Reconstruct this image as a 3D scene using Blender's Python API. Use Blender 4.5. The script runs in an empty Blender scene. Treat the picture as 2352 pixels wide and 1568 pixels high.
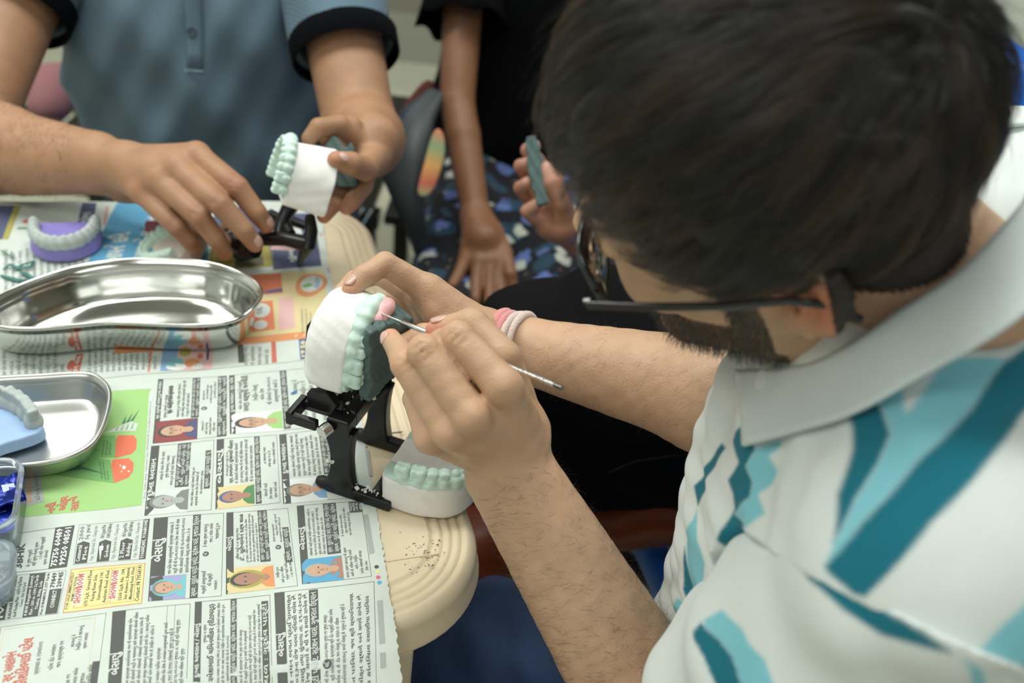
import bpy, math, random
import numpy as np
from mathutils import Vector, Matrix
import openvdb
random.seed(7); RNG = np.random.default_rng(7)
S = bpy.context.scene; COL = S.collection
# ------------------------------------------------------------------ camera, light, exposure
PITCH, ROLL, FPX, CZ = math.radians(35), math.radians(6.5), 2287.0, 1.29
_f = np.array([0, math.cos(PITCH), -math.sin(PITCH)]); _r = np.array([1.0, 0, 0]); _u = np.cross(_r, _f)
CR = math.cos(ROLL)*_r + math.sin(ROLL)*_u; CU = -math.sin(ROLL)*_r + math.cos(ROLL)*_u; CF = _f
CAMP = np.array([0, 0, CZ])
cam = bpy.data.cameras.new('camera'); camo = bpy.data.objects.new('camera', cam); COL.objects.link(camo)
cam.sensor_width = 36; cam.lens = FPX/2352*36; cam.clip_start = .02
camo.matrix_world = Matrix(((CR[0], CU[0], -CF[0], 0), (CR[1], CU[1], -CF[1], 0), (CR[2], CU[2], -CF[2], CZ), (0, 0, 0, 1)))
cam.dof.use_dof = True; cam.dof.focus_distance = .735; cam.dof.aperture_fstop = 4.6
S.camera = camo
S.view_settings.view_transform = 'Standard'; S.view_settings.look = 'None'; S.view_settings.gamma = 1
S.view_settings.use_curve_mapping = False; S.view_settings.exposure = 0.33
w = bpy.data.worlds.new('world'); S.world = w; w.use_nodes = True
w.node_tree.nodes['Background'].inputs[0].default_value = (.80, 1.0, .93, 1); w.node_tree.nodes['Background'].inputs[1].default_value = .06
def area(loc, sx, sy, power, col=(.98, 1.0, .95)):
    l = bpy.data.lights.new('ceiling_lamp', 'AREA'); l.shape = 'RECTANGLE'; l.size = sx; l.size_y = sy; l.energy = power; l.color = col
    o = bpy.data.objects.new('ceiling_lamp', l); COL.objects.link(o); o.location = loc
for x, y, p in ((-1.5, .9, 20), (-.15, 1.2, 20), (1.2, 2.2, 14), (-1.3, 2.8, 14), (1.0, -.9, 8), (-.9, -.5, 8)):
    area((x, y, 2.72), 1.2, .6, p)

def at(x, y, d):                       # a point of the place seen at pixel x,y, d metres along the view axis
    return CAMP + d*((x-1176)/FPX*CR + (784-y)/FPX*CU + CF)
def onz(x, y, z):
    v = (x-1176)/FPX*CR + (784-y)/FPX*CU + CF; return CAMP + v*((z-CZ)/v[2])
TA = math.radians(20); TU = np.array([math.cos(TA), math.sin(TA), 0]); TV = np.array([-math.sin(TA), math.cos(TA), 0]); TZ = .72
def tab(u, v, z=0.): return TU*u + TV*v + np.array([0, 0, TZ+z])   # table coordinates
# ------------------------------------------------------------------ helpers
def nrm(v): v = np.asarray(v, float); return v/np.linalg.norm(v)
def tag(o, label=None, cat=None, group=None, kind=None):
    if label: o['label'] = label
    if cat: o['category'] = cat
    if group: o['group'] = group
    if kind: o['kind'] = kind
    return o
def empty(name, loc=(0, 0, 0), label=None, cat=None, group=None):
    o = bpy.data.objects.new(name, None); COL.objects.link(o); o.location = Vector(loc); o.empty_display_size = .02
    return tag(o, label, cat, group)
def link(name, me, mats, parent=None, smooth=True, world=True):
    o = bpy.data.objects.new(name, me); COL.objects.link(o)
    for m in (mats if isinstance(mats, (list, tuple)) else [mats]): me.materials.append(m)
    if parent is not None:
        o.parent = parent
        if world:
            PM = parent_world(parent); o.matrix_parent_inverse = PM.inverted()
    if smooth and len(me.polygons): me.polygons.foreach_set('use_smooth', [True]*len(me.polygons))
    return o
def parent_world(p):
    m = p.matrix_basis.copy()
    if p.parent: m = parent_world(p.parent) @ p.matrix_parent_inverse @ m
    return m
def mesh(name, verts, faces, matidx=None):
    me = bpy.data.meshes.new(name)
    verts = np.asarray(verts, np.float32)
    if isinstance(faces, np.ndarray) and faces.ndim == 2:
        n, k = faces.shape
        me.vertices.add(len(verts)); me.vertices.foreach_set('co', verts.ravel())
        me.loops.add(n*k); me.loops.foreach_set('vertex_index', faces.astype(np.int32).ravel())
        me.polygons.add(n); me.polygons.foreach_set('loop_start', np.arange(0, n*k, k, dtype=np.int32))
        if matidx is not None: me.polygons.foreach_set('material_index', np.asarray(matidx, np.int32))
        me.update(calc_edges=True)
    else:
        me.from_pydata([tuple(v) for v in verts], [], [tuple(f) for f in faces])
        if matidx is not None: me.polygons.foreach_set('material_index', np.asarray(matidx, np.int32))
        me.update()
    return me
def setattr_f(me, name, vals):
    a = me.attributes.new(name, 'FLOAT', 'POINT'); a.data.foreach_set('value', np.asarray(vals, np.float32))
def setattr_c(me, name, vals):
    a = me.color_attributes.new(name, 'FLOAT_COLOR', 'POINT')
    v = np.ones((len(me.vertices), 4), np.float32); v[:, :3] = vals; a.data.foreach_set('color', v.ravel())
class MB:                              # collects shapes into one mesh
    def __init__(s): s.v = []; s.f = []; s.m = []
    def add(s, vs, fs, m=0):
        b = len(s.v); s.v += [tuple(v) for v in vs]; s.f += [tuple(i+b for i in f) for f in fs]; s.m += [m]*len(fs); return s
    def box(s, c, ax, half, m=0, bev=.0):
        c = np.asarray(c, float); X, Y, Z = [np.asarray(a, float) for a in ax]; hx, hy, hz = half
        if bev <= 0:
            vs = [c+X*i*hx+Y*j*hy+Z*k*hz for i in (-1, 1) for j in (-1, 1) for k in (-1, 1)]
            return s.add(vs, [(0, 1, 3, 2), (4, 6, 7, 5), (0, 4, 5, 1), (2, 3, 7, 6), (0, 2, 6, 4), (1, 5, 7, 3)], m)
        b = min(bev, hx*.99, hy*.99, hz*.99); ring = []
        for (k, e) in ((-1, b), (-1, 0), (1, 0), (1, b)):
            pass
        pts = []
        levels = [(-hz, b), (-hz+b*.3, b*.3), (-hz+b, 0), (hz-b, 0), (hz-b*.3, b*.3), (hz, b)]
        n = 4
        for z, ins in levels:
            for (sx, sy, a0) in ((1, 1, 0), (-1, 1, 90), (-1, -1, 180), (1, -1, 270)):
                for q in range(n+1):
                    an = math.radians(a0+90*q/n); r = b
                    pts.append(c+X*(sx*(hx-b)+(r-ins)*math.cos(an))+Y*(sy*(hy-b)+(r-ins)*math.sin(an))+Z*z)
        N = 4*(n+1); fs = []
        for L in range(len(levels)-1):
            for q in range(N): fs.append((L*N+q, L*N+(q+1) % N, (L+1)*N+(q+1) % N, (L+1)*N+q))
        fs.append(tuple(reversed(range(N)))); fs.append(tuple((len(levels)-1)*N+q for q in range(N)))
        return s.add(pts, fs, m)
    def tube(s, pts, rad, n=10, m=0, cap=True, flat=1.0, upv=None):
        P = [np.asarray(p, float) for p in pts]; R = rad if isinstance(rad, (list, tuple)) else [rad]*len(P)
        vs = []; up = np.asarray(upv, float) if upv is not None else np.array([0, 0, 1.0])
        for i, p in enumerate(P):
            d = nrm(P[min(i+1, len(P)-1)]-P[max(i-1, 0)])
            if abs(np.dot(d, up)) > .97: up = np.array([0, 1.0, 0]) if abs(d[1]) < .9 else np.array([1.0, 0, 0])
            a = nrm(np.cross(d, up)); b = np.cross(a, d); up = b
            for q in range(n):
                t = 2*math.pi*q/n; vs.append(p+R[i]*(math.cos(t)*a+math.sin(t)*b*flat))
        fs = [(i*n+q, i*n+(q+1) % n, (i+1)*n+(q+1) % n, (i+1)*n+q) for i in range(len(P)-1) for q in range(n)]
        if cap: fs += [tuple(reversed(range(n))), tuple((len(P)-1)*n+q for q in range(n))]
        return s.add(vs, fs, m)
    def lathe(s, c, axis, prof, n=24, m=0, knurl=0):
        axis = nrm(axis); h = np.array([0, 0, 1.0]) if abs(axis[2]) < .9 else np.array([1.0, 0, 0]); a = nrm(np.cross(axis, h)); b = np.cross(axis, a)
        vs = []
        for (r, z) in prof:
            for q in range(n):
                t = 2*math.pi*q/n; rr = r*(1-(knurl if q % 2 else 0)); vs.append(np.asarray(c)+axis*z+rr*(math.cos(t)*a+math.sin(t)*b))
        fs = [(i*n+q, i*n+(q+1) % n, (i+1)*n+(q+1) % n, (i+1)*n+q) for i in range(len(prof)-1) for q in range(n)]
        fs += [tuple(reversed(range(n))), tuple((len(prof)-1)*n+q for q in range(n))]
        return s.add(vs, fs, m)
    def prism(s, outline, o, X, Y, Z, t, m=0):   # outline in X,Y; thickness along Z
        o = np.asarray(o, float); n = len(outline)
        vs = [o+np.asarray(X)*p[0]+np.asarray(Y)*p[1]+np.asarray(Z)*z for z in (0, t) for p in outline]
        fs = [tuple(reversed(range(n))), tuple(range(n, 2*n))]+[(q, (q+1) % n, n+(q+1) % n, n+q) for q in range(n)]
        return s.add(vs, fs, m)
    def build(s, name, mat, parent=None, smooth=False, bevel=0):
        me = bpy.data.meshes.new(name); me.from_pydata(s.v, [], s.f); me.update(); me.polygons.foreach_set('material_index', s.m)
        o = link(name, me, mat, parent, smooth)
        if bevel:
            b = o.modifiers.new('b', 'BEVEL'); b.width = bevel; b.segments = 2; b.limit_method = 'ANGLE'; b.angle_limit = .6
            me.polygons.foreach_set('use_smooth', [True]*len(me.polygons))
            wn = o.modifiers.new('w', 'WEIGHTED_NORMAL')
        elif smooth:
            me.set_sharp_from_angle(angle=math.radians(50))
        return o
# ------------------------------------------------------------------ materials
def mat(name, col, rough=.5, metal=0., spec=.5, noise=0., nscale=40, bump=0., bscale=200, coat=0., sss=0., ssc=None, trans=0., ior=1.45, sheen=0., attr=None, emis=None, alpha=1):
    m = bpy.data.materials.new(name); m.use_nodes = True; nt = m.node_tree; N = nt.nodes; L = nt.links; p = N['Principled BSDF']
    def I(k, v): p.inputs[k].default_value = v
    I('Base Color', (*col, 1)); I('Roughness', rough); I('Metallic', metal); I('Specular IOR Level', spec); I('Coat Weight', coat)
    I('Transmission Weight', trans); I('IOR', ior); I('Sheen Weight', sheen); I('Alpha', alpha)
    if sss: I('Subsurface Weight', sss); I('Subsurface Radius', ssc or (1, .35, .2)); I('Subsurface Scale', .004)
    geo = N.new('ShaderNodeTexCoord')
    src = None
    if attr:
        a = N.new('ShaderNodeAttribute'); a.attribute_name = attr; src = a.outputs['Color']
    if noise:
        n = N.new('ShaderNodeTexNoise'); n.inputs['Scale'].default_value = nscale; n.inputs['Detail'].default_value = 5; L.new(geo.outputs['Object'], n.inputs['Vector'])
        mr = N.new('ShaderNodeMapRange'); mr.inputs[1].default_value = .3; mr.inputs[2].default_value = .7; mr.inputs[3].default_value = 1-noise; mr.inputs[4].default_value = 1+noise; L.new(n.outputs[0], mr.inputs[0])
        mx = N.new('ShaderNodeVectorMath'); mx.operation = 'SCALE'
        if src: L.new(src, mx.inputs[0])
        else: mx.inputs[0].default_value = col
        L.new(mr.outputs[0], mx.inputs['Scale']); src = mx.outputs[0]
    if src: L.new(src, p.inputs['Base Color'])
    if bump:
        n = N.new('ShaderNodeTexNoise'); n.inputs['Scale'].default_value = bscale; n.inputs['Detail'].default_value = 3; L.new(geo.outputs['Object'], n.inputs['Vector'])
        b = N.new('ShaderNodeBump'); b.inputs['Strength'].default_value = bump; b.inputs['Distance'].default_value = .001; L.new(n.outputs[0], b.inputs['Height']); L.new(b.outputs[0], p.inputs['Normal'])
    if emis: I('Emission Color', (*emis[0], 1)); I('Emission Strength', emis[1])
    return m
def sr(r, g, b):                      # 0-255 display colour to linear
    return tuple(((c/255+.055)/1.055)**2.4 if c > 10 else c/255/12.92 for c in (r, g, b))
# ------------------------------------------------------------------ smooth implicit surfaces (sampled field, meshed once)
class Field:
    def __init__(s, lo, hi, h):
        s.lo = np.asarray(lo, np.float32); s.h = h; s.n = np.ceil((np.asarray(hi)-s.lo)/h).astype(int)+1
        s.a = np.full(tuple(s.n), .03, np.float32)
    def win(s, lo, hi, m):
        i0 = np.clip(np.floor((np.asarray(lo)-m-s.lo)/s.h).astype(int), 0, s.n-1); i1 = np.clip(np.ceil((np.asarray(hi)+m-s.lo)/s.h).astype(int)+1, 1, s.n)
        if (i1 <= i0).any(): return None, None
        sl = tuple(slice(a, b) for a, b in zip(i0, i1))
        g = [(s.lo[k]+s.h*np.arange(i0[k], i1[k])).astype(np.float32) for k in range(3)]
        return sl, (g[0][:, None, None], g[1][None, :, None], g[2][None, None, :])
    def comb(s, sl, d, k, sub=False):
        A = s.a[sl]; d = d.astype(np.float32)
        if sub:
            if k > 0:
                h = np.clip(k-np.abs(-A-(d)), 0, None)/k; s.a[sl] = -(np.minimum(-A, d)-h*h*k*.25)*1.0 if False else -np.minimum(-A, d)+h*h*k*.25
            else: s.a[sl] = np.maximum(A, -d)
        else:
            if k > 0:
                h = np.clip(k-np.abs(A-d), 0, None)/k; s.a[sl] = np.minimum(A, d)-h*h*k*.25
            else: s.a[sl] = np.minimum(A, d)
    def cone(s, a, b, ra, rb, k=.004, sub=False, flat=None):
        a = np.asarray(a, float); b = np.asarray(b, float); R = max(ra, rb)*(1.0 if flat is None else max(1, flat[1]))
        sl, g = s.win(np.minimum(a, b), np.maximum(a, b), R+k+s.h*3)
        if sl is None: return s
        ba = b-a; L = float(ba@ba)+1e-12
        px, py, pz = g[0]-a[0], g[1]-a[1], g[2]-a[2]
        t = np.clip((px*ba[0]+py*ba[1]+pz*ba[2])/L, 0, 1)
        qx, qy, qz = px-t*ba[0], py-t*ba[1], pz-t*ba[2]
        if flat is not None:       # flatten along a direction: (dir, widen, thin)
            dn = nrm(flat[0]); q = qx*dn[0]+qy*dn[1]+qz*dn[2]; r2 = (qx*qx+qy*qy+qz*qz-q*q).clip(0)
            d = np.sqrt(r2/flat[1]**2+(q/flat[2])**2)-(ra+(rb-ra)*t); d = d*min(flat[1], flat[2])
        else: d = np.sqrt(qx*qx+qy*qy+qz*qz)-(ra+(rb-ra)*t)
        s.comb(sl, d, k, sub); return s
    def chain(s, pts, rad, k=.004, **kw):
        for i in range(len(pts)-1): s.cone(pts[i], pts[i+1], rad[i], rad[i+1], k if i else kw.get('k0', k))
        return s
    def ell(s, c, r, ax=None, k=.006, sub=False):
        c = np.asarray(c, float); ax = np.eye(3) if ax is None else np.array([nrm(v) for v in ax]); R = max(r)
        sl, g = s.win(c-R, c+R, k+s.h*3)
        if sl is None: return s
        px, py, pz = g[0]-c[0], g[1]-c[1], g[2]-c[2]; k0 = 0; k1 = 0
        for i in range(3):
            q = px*ax[i][0]+py*ax[i][1]+pz*ax[i][2]; k0 = k0+(q/r[i])**2; k1 = k1+(q/r[i]**2)**2
        k0 = np.sqrt(k0); k1 = np.sqrt(k1)+1e-9; d = k0*(k0-1)/k1
        s.comb(sl, d, k, sub); return s
    def box(s, c, half, ax=None, rad=.002, k=.002, sub=False):
        c = np.asarray(c, float); ax = np.eye(3) if ax is None else np.array([nrm(v) for v in ax]); R = float(np.linalg.norm(half))
        sl, g = s.win(c-R, c+R, k+s.h*3)
        if sl is None: return s
        px, py, pz = g[0]-c[0], g[1]-c[1], g[2]-c[2]; o = 0; mx = None
        for i in range(3):
            q = np.abs(px*ax[i][0]+py*ax[i][1]+pz*ax[i][2])-(half[i]-rad); o = o+np.maximum(q, 0)**2; mx = q if mx is None else np.maximum(mx, q)
        d = np.sqrt(o)+np.minimum(mx, 0)-rad
        s.comb(sl, d, k, sub); return s
    def func(s, fn, k=0, sub=False):       # fn(x,y,z)->distance over the whole grid
        sl, g = s.win(s.lo, s.lo+s.h*(s.n-1), 0); s.comb(sl, fn(*g), k, sub); return s
    def warp(s, fn):
        sl, g = s.win(s.lo, s.lo+s.h*(s.n-1), 0); s.a = (s.a+fn(*g)).astype(np.float32); return s
    def mesh(s, name):
        s.a[0] = s.a[-1] = .03; s.a[:, 0] = s.a[:, -1] = .03; s.a[:, :, 0] = s.a[:, :, -1] = .03
        g = openvdb.FloatGrid(); g.background = .03; g.copyFromArray(np.ascontiguousarray(s.a)); s.a = None
        p, q = g.convertToQuads(0.0)
        p = p*s.h+s.lo; q = q[:, ::-1] if FLIP else q
        return mesh(name, p, np.ascontiguousarray(q))
FLIP = False
def verts(me):
    a = np.empty(len(me.vertices)*3, np.float32); me.vertices.foreach_get('co', a); return a.reshape(-1, 3)
def setverts(me, a): me.vertices.foreach_set('co', np.asarray(a, np.float32).ravel()); me.update()
def normals(me):
    a = np.empty(len(me.vertices)*3, np.float32); me.vertex_normals.foreach_get('vector', a); return a.reshape(-1, 3)
def snoise(p, f, seed=0):                 # cheap smooth noise, -1..1
    r = np.random.default_rng(seed); o = 0
    for i in range(5):
        d = r.normal(size=3); d /= np.linalg.norm(d); ff = f*r.uniform(.7, 1.5); ph = r.uniform(0, 6.28)
        e = r.normal(size=3); e /= np.linalg.norm(e); ph2 = r.uniform(0, 6.28)
        o = o+np.sin(p@d*ff+ph+1.7*np.sin(p@e*ff*.8+ph2))
    return o/3.2
# ================================================================== room
M = {}
M['floor'] = mat('floor', sr(176, 178, 160), .35, noise=.05, nscale=3)
M['wall'] = mat('wall', sr(128, 126, 112), .7, noise=.03, nscale=4)
M['plinth'] = mat('plinth', sr(150, 150, 138), .5)
M['ceil'] = mat('ceiling', (.75, .76, .74), .8)
def slab(name, lo, hi, m, kind='structure', parent=None):
    c = (np.array(lo)+np.array(hi))/2; h = (np.array(hi)-np.array(lo))/2
    o = MB().box(c, np.eye(3), h).build(name, m, parent)
    if kind: o['kind'] = kind
    return o
RX0, RX1, RY0, RY1, RH = -2.6, 2.4, -1.6, 3.55, 2.8
fl = slab('floor', (RX0, RY0, -.1), (RX1, RY1, 0), M['floor'])
slab('ceiling', (RX0, RY0, RH), (RX1, RY1, RH+.1), M['ceil'])
slab('wall_back', (RX0, RY1, 0), (RX1, RY1+.1, RH), M['wall'])
slab('wall_front', (RX0, RY0-.1, 0), (RX1, RY0, RH), M['ceil'])
slab('wall_left', (RX0-.1, RY0, 0), (RX0, RY1, RH), M['ceil'])
slab('wall_right', (RX1, RY0, 0), (RX1+.1, RY1, RH), M['wall'])
slab('baseboard_back', (RX0, RY1-.02, 0), (RX1, RY1, .17), M['plinth'])
# floor tiles: thin proud tiles with recessed joints
M['tile'] = mat('tile', sr(186, 186, 166), .3, noise=.04, nscale=6)
tb = MB()
tb.box((0, 0, 0), np.eye(3), (.298, .298, .004))
tme = None
k = 0
for i in range(8):
    for j in range(8):
        x, y = RX0+.3+i*.6, RY0+.35+j*.6
        if x+.3 > RX1 or y+.3 > RY1-.02: continue
        if tme is None: o = tb.build('tile', M['tile'], fl); tme = o.data
        else:
            o = bpy.data.objects.new('tile', tme); COL.objects.link(o); o.parent = fl
        o.location = (x, y, .001)
# ================================================================== table
M['table'] = mat('table', sr(226, 210, 180), .32, noise=.07, nscale=9, bump=.15, bscale=90, coat=.15)
M['smudge'] = mat('smudge', sr(120, 112, 92), .6)
table = empty('plastic_table', tab(-.3, .77, -TZ), 'beige moulded plastic table with ribbed rounded edge under the newspapers', 'table')
def rrect(u0, u1, v0, v1, r, n=14):
    pts = []
    for cu, cv, a0 in ((u1-r, v0+r, -90), (u1-r, v1-r, 0), (u0+r, v1-r, 90), (u0+r, v0+r, 180)):
        for q in range(n+1):
            a = math.radians(a0+90*q/n); pts.append((cu+r*math.cos(a), cv+r*math.sin(a)))
    return pts
TB = (-.86, .1785, .4475, 1.085)
prof = [(.0, -.028), (.001, -.032), (-.0035, -.032), (-.004, -.029), (-.001, -.026), (-.001, -.010), (.0005, -.006), (.004, -.0025)]
s0 = .004
for i in range(4):
    for t in np.linspace(0, 1, 7)[1:]: prof.append((s0+.0072*(i+t), -.0025+.0018*math.sin(math.pi*t)))
prof += [(.0345, -.0022), (.036, -.0005), (.0375, .0)]
ver = []; nn = None
for s_, z in prof:
    r = max(.085-s_, .02); ring = rrect(TB[0]+s_, TB[1]-s_, TB[2]+s_, TB[3]-s_, r); nn = len(ring)
    ver += [tab(p[0], p[1], z) for p in ring]
fc = [(i*nn+q, i*nn+(q+1) % nn, (i+1)*nn+(q+1) % nn, (i+1)*nn+q) for i in range(len(prof)-1) for q in range(nn)]
fc.append(tuple((len(prof)-1)*nn+q for q in range(nn)))
tt = link('table_top', mesh('table_top', ver, fc), M['table'], table); tt.data.set_sharp_from_angle(angle=math.radians(60))
tt.data.polygons[len(fc)-1].use_smooth = False
# seam in the top: a shallow pressed line pair
MB().box(tab(.02, .6485, .0002), (TU, TV, (0, 0, 1)), (.125, .0006, .0003)).build('seam', M['smudge'], table)
MB().box(tab(.05, .505, .0002), (TU, TV, (0, 0, 1)), (.095, .0005, .00025)).build('seam', mat('seam2', sr(214, 194, 160), .4), table)
for (u, v) in ((.085, .475), (.12, 1.02), (-.8, .5), (-.8, 1.03)):
    vs = []
    for z, wd in ((-.030, .03), (-.3, .025), (-.719, .018)):
        for a, b in ((-1, -1), (1, -1), (1, 1), (-1, 1)): vs.append(tab(u+a*wd, v+b*wd, z))
    MB().add(vs, [(0, 1, 5, 4), (1, 2, 6, 5), (2, 3, 7, 6), (3, 0, 4, 7), (4, 5, 9, 8), (5, 6, 10, 9), (6, 7, 11, 10), (7, 4, 8, 11), (8, 9, 10, 11), (3, 2, 1, 0)]).build('leg', M['table'], table, bevel=.004)
# dirt specks on the bare corner
sp = MB(); rr = random.Random(3)
for i in range(90):
    u, v = .135+rr.gauss(0, .008), .505+rr.gauss(0, .010)
    if v < .488 or u > .156: continue
    r = rr.uniform(.0002, .0011)
    n = 6; ph = rr.uniform(0, 6)
    sp.add([tab(u+r*rr.uniform(.5, 1.3)*math.cos(6.28*q/n), v+r*.7*rr.uniform(.5, 1.2)*math.sin(6.28*q/n), .0003) for q in range(n)], [tuple(range(n))])
tag(sp.build('dirt_speck', M['smudge'], table), kind='stuff')
# ================================================================== newspapers
def wav(u, v):
    z = .0012+.0006*np.sin(u*31+1)*np.sin(v*23)+.0004*np.sin(u*70+v*50)
    d = np.clip(.447-v, 0, None); return z-d*d*3.2-np.clip(d-.02, 0, None)*.25
M['paper'] = mat('newsprint', sr(205, 214, 207), .85, noise=.03, nscale=60, bump=.08, bscale=500)
INK = dict(k=sr(58, 60, 58), g=sr(120, 124, 120), l=sr(168, 174, 170), w=sr(214, 222, 216), r=sr(205, 92, 72), y=sr(238, 226, 150), G=sr(158, 206, 120), H=sr(110, 178, 90), D=sr(40, 108, 76), o=sr(232, 104, 62),
    C=sr(70, 170, 215), P=sr(225, 80, 140), b=sr(70, 160, 205), n=sr(52, 62, 112), N=sr(62, 84, 150), O=sr(224, 142, 80), Y=sr(224, 206, 150), s=sr(205, 160, 130), S=sr(170, 122, 100), h=sr(40, 38, 40), B=sr(120, 165, 205), R=sr(140, 30, 38),
    v=sr(160, 158, 205), t=sr(110, 190, 200), e=sr(170, 160, 60), z=sr(228, 120, 75), Z=sr(60, 130, 70), W=sr(235, 240, 235), p=sr(226, 178, 176), x=sr(84, 78, 46))
KEYS = list(INK); INKM = [mat('ink_'+str(i), tuple(x*.86+.07*y for x, y in zip(INK[c], (1, 1.05, 1))), .8) for i, c in enumerate(KEYS)]
_wc = {}
def word(txt, bold=0):
    key = (txt, bold)
    if key not in _wc:
        cu = bpy.data.curves.new('w', 'FONT'); cu.body = txt; cu.size = 1; cu.resolution_u = 1; cu.offset = .02*bold
        o = bpy.data.objects.new('w', cu); COL.objects.link(o); dg = bpy.context.evaluated_depsgraph_get(); oe = o.evaluated_get(dg); me = oe.to_mesh()
        v = verts(me)[:, :2].copy(); f = [tuple(p.vertices) for p in me.polygons]; oe.to_mesh_clear(); bpy.data.objects.remove(o); bpy.data.curves.remove(cu)
        _wc[key] = (v, f)
    return _wc[key]
GJ = 'સ્વર્ગસ્થ રમેશભાઈ પટેલ તા. ૧૬-૦૫-૨૦૨૩ ના રોજ અવસાન થયેલ છે. સદગતનું બેસણું સોમવારે સવારે ૮ થી ૧૧ કલાકે રાખેલ છે. સ્થળ ગુજરાત પાર્ટી સરદાર સમસ્ત પરિવાર ભગત નયન વિશાલ હસમુખભાઈ શાહ અમારા પૂજ્ય માતુશ્રી દુઃખ સાથે જણાવવાનું કે ટેલિફોન પ્રમુખ જય શ્રી સ્વામિનારાયણ સોસાયટી રોડ અમદાવાદ'.split()
class Print:
    def __init__(s): s.v = []; s.f = []; s.m = []; s.nv = 0; s.q = None; s.lv = 0
    def frame(s, q, mm=True): s.q = [np.array(p, float)*(.001 if mm else 1) for p in q]; return s   # BL,BR,TR,TL
    def uv(s, a, t):                       # a: 0..1 upwards (reading), t: 0..1 left to right (down the lines)
        a = np.asarray(a)[..., None]; t = np.asarray(t)[..., None]; q = s.q
        return (1-a)*((1-t)*q[0]+t*q[1])+a*((1-t)*q[3]+t*q[2])
    def emit(s, uv, f, c, lay):
        z = wav(uv[:, 0], uv[:, 1])+.00012+.00005*lay
        s.v.append(np.column_stack([uv, z])); s.f += [tuple(i+s.nv for i in x) for x in f]; s.m += [KEYS.index(c)]*len(f); s.nv += len(uv)
    def size(s): return float(np.linalg.norm(s.q[3]-s.q[0])), float(np.linalg.norm(s.q[1]-s.q[0]))
    def rect(s, a0, a1, t0, t1, c, lay=0):
        H, W = s.size(); na = max(1, int(abs(a1-a0)*H/.008)); nt = max(1, int(abs(t1-t0)*W/.008))
        A, T_ = np.meshgrid(np.linspace(a0, a1, na+1), np.linspace(t0, t1, nt+1), indexing='ij'); uv = s.uv(A.ravel(), T_.ravel())
        s.emit(uv, [(i*(nt+1)+j, i*(nt+1)+j+1, (i+1)*(nt+1)+j+1, (i+1)*(nt+1)+j) for i in range(na) for j in range(nt)], c, lay)
    def poly(s, pts, c, lay=0):
        n = len(pts); P = np.array(pts, float); cc = P.mean(0); P = np.vstack([P, cc]); s.emit(s.uv(P[:, 0], P[:, 1]), [(i, n, (i+1) % n) for i in range(n)], c, lay)
    def disc(s, a, t, ra, rt, c, lay=0, n=16): s.poly([(a+ra*math.cos(6.283*i/n), t+rt*math.sin(6.283*i/n)) for i in range(n)], c, lay)
    def border(s, a0, a1, t0, t1, c, wmm=.35, lay=0):
        H, W = s.size(); da = wmm*.001/H; dt = wmm*.001/W
        s.rect(a0, a1, t0, t0+dt, c, lay); s.rect(a0, a1, t1-dt, t1, c, lay); s.rect(a0, a0+da, t0, t1, c, lay); s.rect(a1-da, a1, t0, t1, c, lay)
    def text(s, txt, a0, a1, t0, t1, c='k', lay=1, bold=1, fit=True, align=0):
        v, f = word(txt, bold)
        if not len(v): return
        H, W = s.size(); x0, x1 = v[:, 0].min(), v[:, 0].max(); hgt = (t1-t0)*W; full = (a1-a0)*H; sc = hgt/1.0
        wd = (x1-x0)*sc; sx = sc
        if fit or wd > full: sx = full/(x1-x0); off = 0
        else: off = (full-wd)*align
        a = a0+((v[:, 0]-x0)*sx+off)/H; t = t1-(v[:, 1]+.22)*sc/W
        s.emit(s.uv(a, t), f, c, lay)
    def para(s, a0, a1, t0, t1, n, c='k', rnd=None, mode=0, lay=1):
        rnd = rnd or random.Random(int(1000*(a0+t0*7+n+s.q[0][0]*100))); H, W = s.size(); dt = (t1-t0)/n
        for i in range(n):
            x = a0+(0 if mode == 0 else rnd.uniform(0, .25)*(a1-a0)); e = a1 if mode == 0 and i < n-1 else a1-rnd.uniform(.05, .4)*(a1-a0)*(1 if mode < 2 else .5)
            hgt = dt*W*.82
            while x < e:
                wd = rnd.choice(GJ); v, f = word(wd, .5)
                x0, x1 = v[:, 0].min(), v[:, 0].max(); L = (x1-x0)*hgt*.85/H
                if x+L > e+.02*(a1-a0): break
                s.emit(s.uv(x+(v[:, 0]-x0)*hgt*.85/H, t0+dt*(i+.82)-v[:, 1]*hgt/W), f, c, lay); x += L+.28*hgt/H
    def portrait(s, a0, a1, t0, t1, bg, skin, hair, cloth, glasses=False, veil=None):
        s.rect(a0, a1, t0, t1, bg, 1); A = a1-a0; T_ = t1-t0; ac = a0+A*.5
        f = lambda a, t: (a0+A*a, t0+T_*t)
        s.poly([f(.08, 1), f(.12, .82), f(.3, .7), f(.7, .7), f(.9, .82), f(.95, 1)], cloth, 2)
        s.poly([f(.38, .85), f(.38, .55), f(.62, .55), f(.62, .85), f(.5, .92)], skin, 3)
        if veil: s.disc(*f(.5, .42), A*.36, T_*.38, veil, 3)
        s.disc(*f(.5, .36), A*.27, T_*.30, hair, 4); s.disc(*f(.5, .43), A*.235, T_*.29, skin, 5)
        for q in (.4, .6): s.disc(*f(q, .40), A*.035, T_*.018, 'h', 6, 8)
        if glasses:
            for q in (.39, .61):
                for k2 in range(10):
                    an = .628*k2; s.disc(*f(q+.09*math.cos(an), .40+.06*math.sin(an)), A*.014, T_*.01, 'h', 7, 5)
            s.rect(ac-A*.02, ac+A*.02, t0+T_*.39, t0+T_*.405, 'h', 7)
        s.poly([f(.49, .42), f(.46, .53), f(.54, .53), f(.51, .42)], 'S', 6)
        s.poly([f(.42, .60), f(.5, .585), f(.58, .60), f(.5, .625)], 'S', 6)
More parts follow.
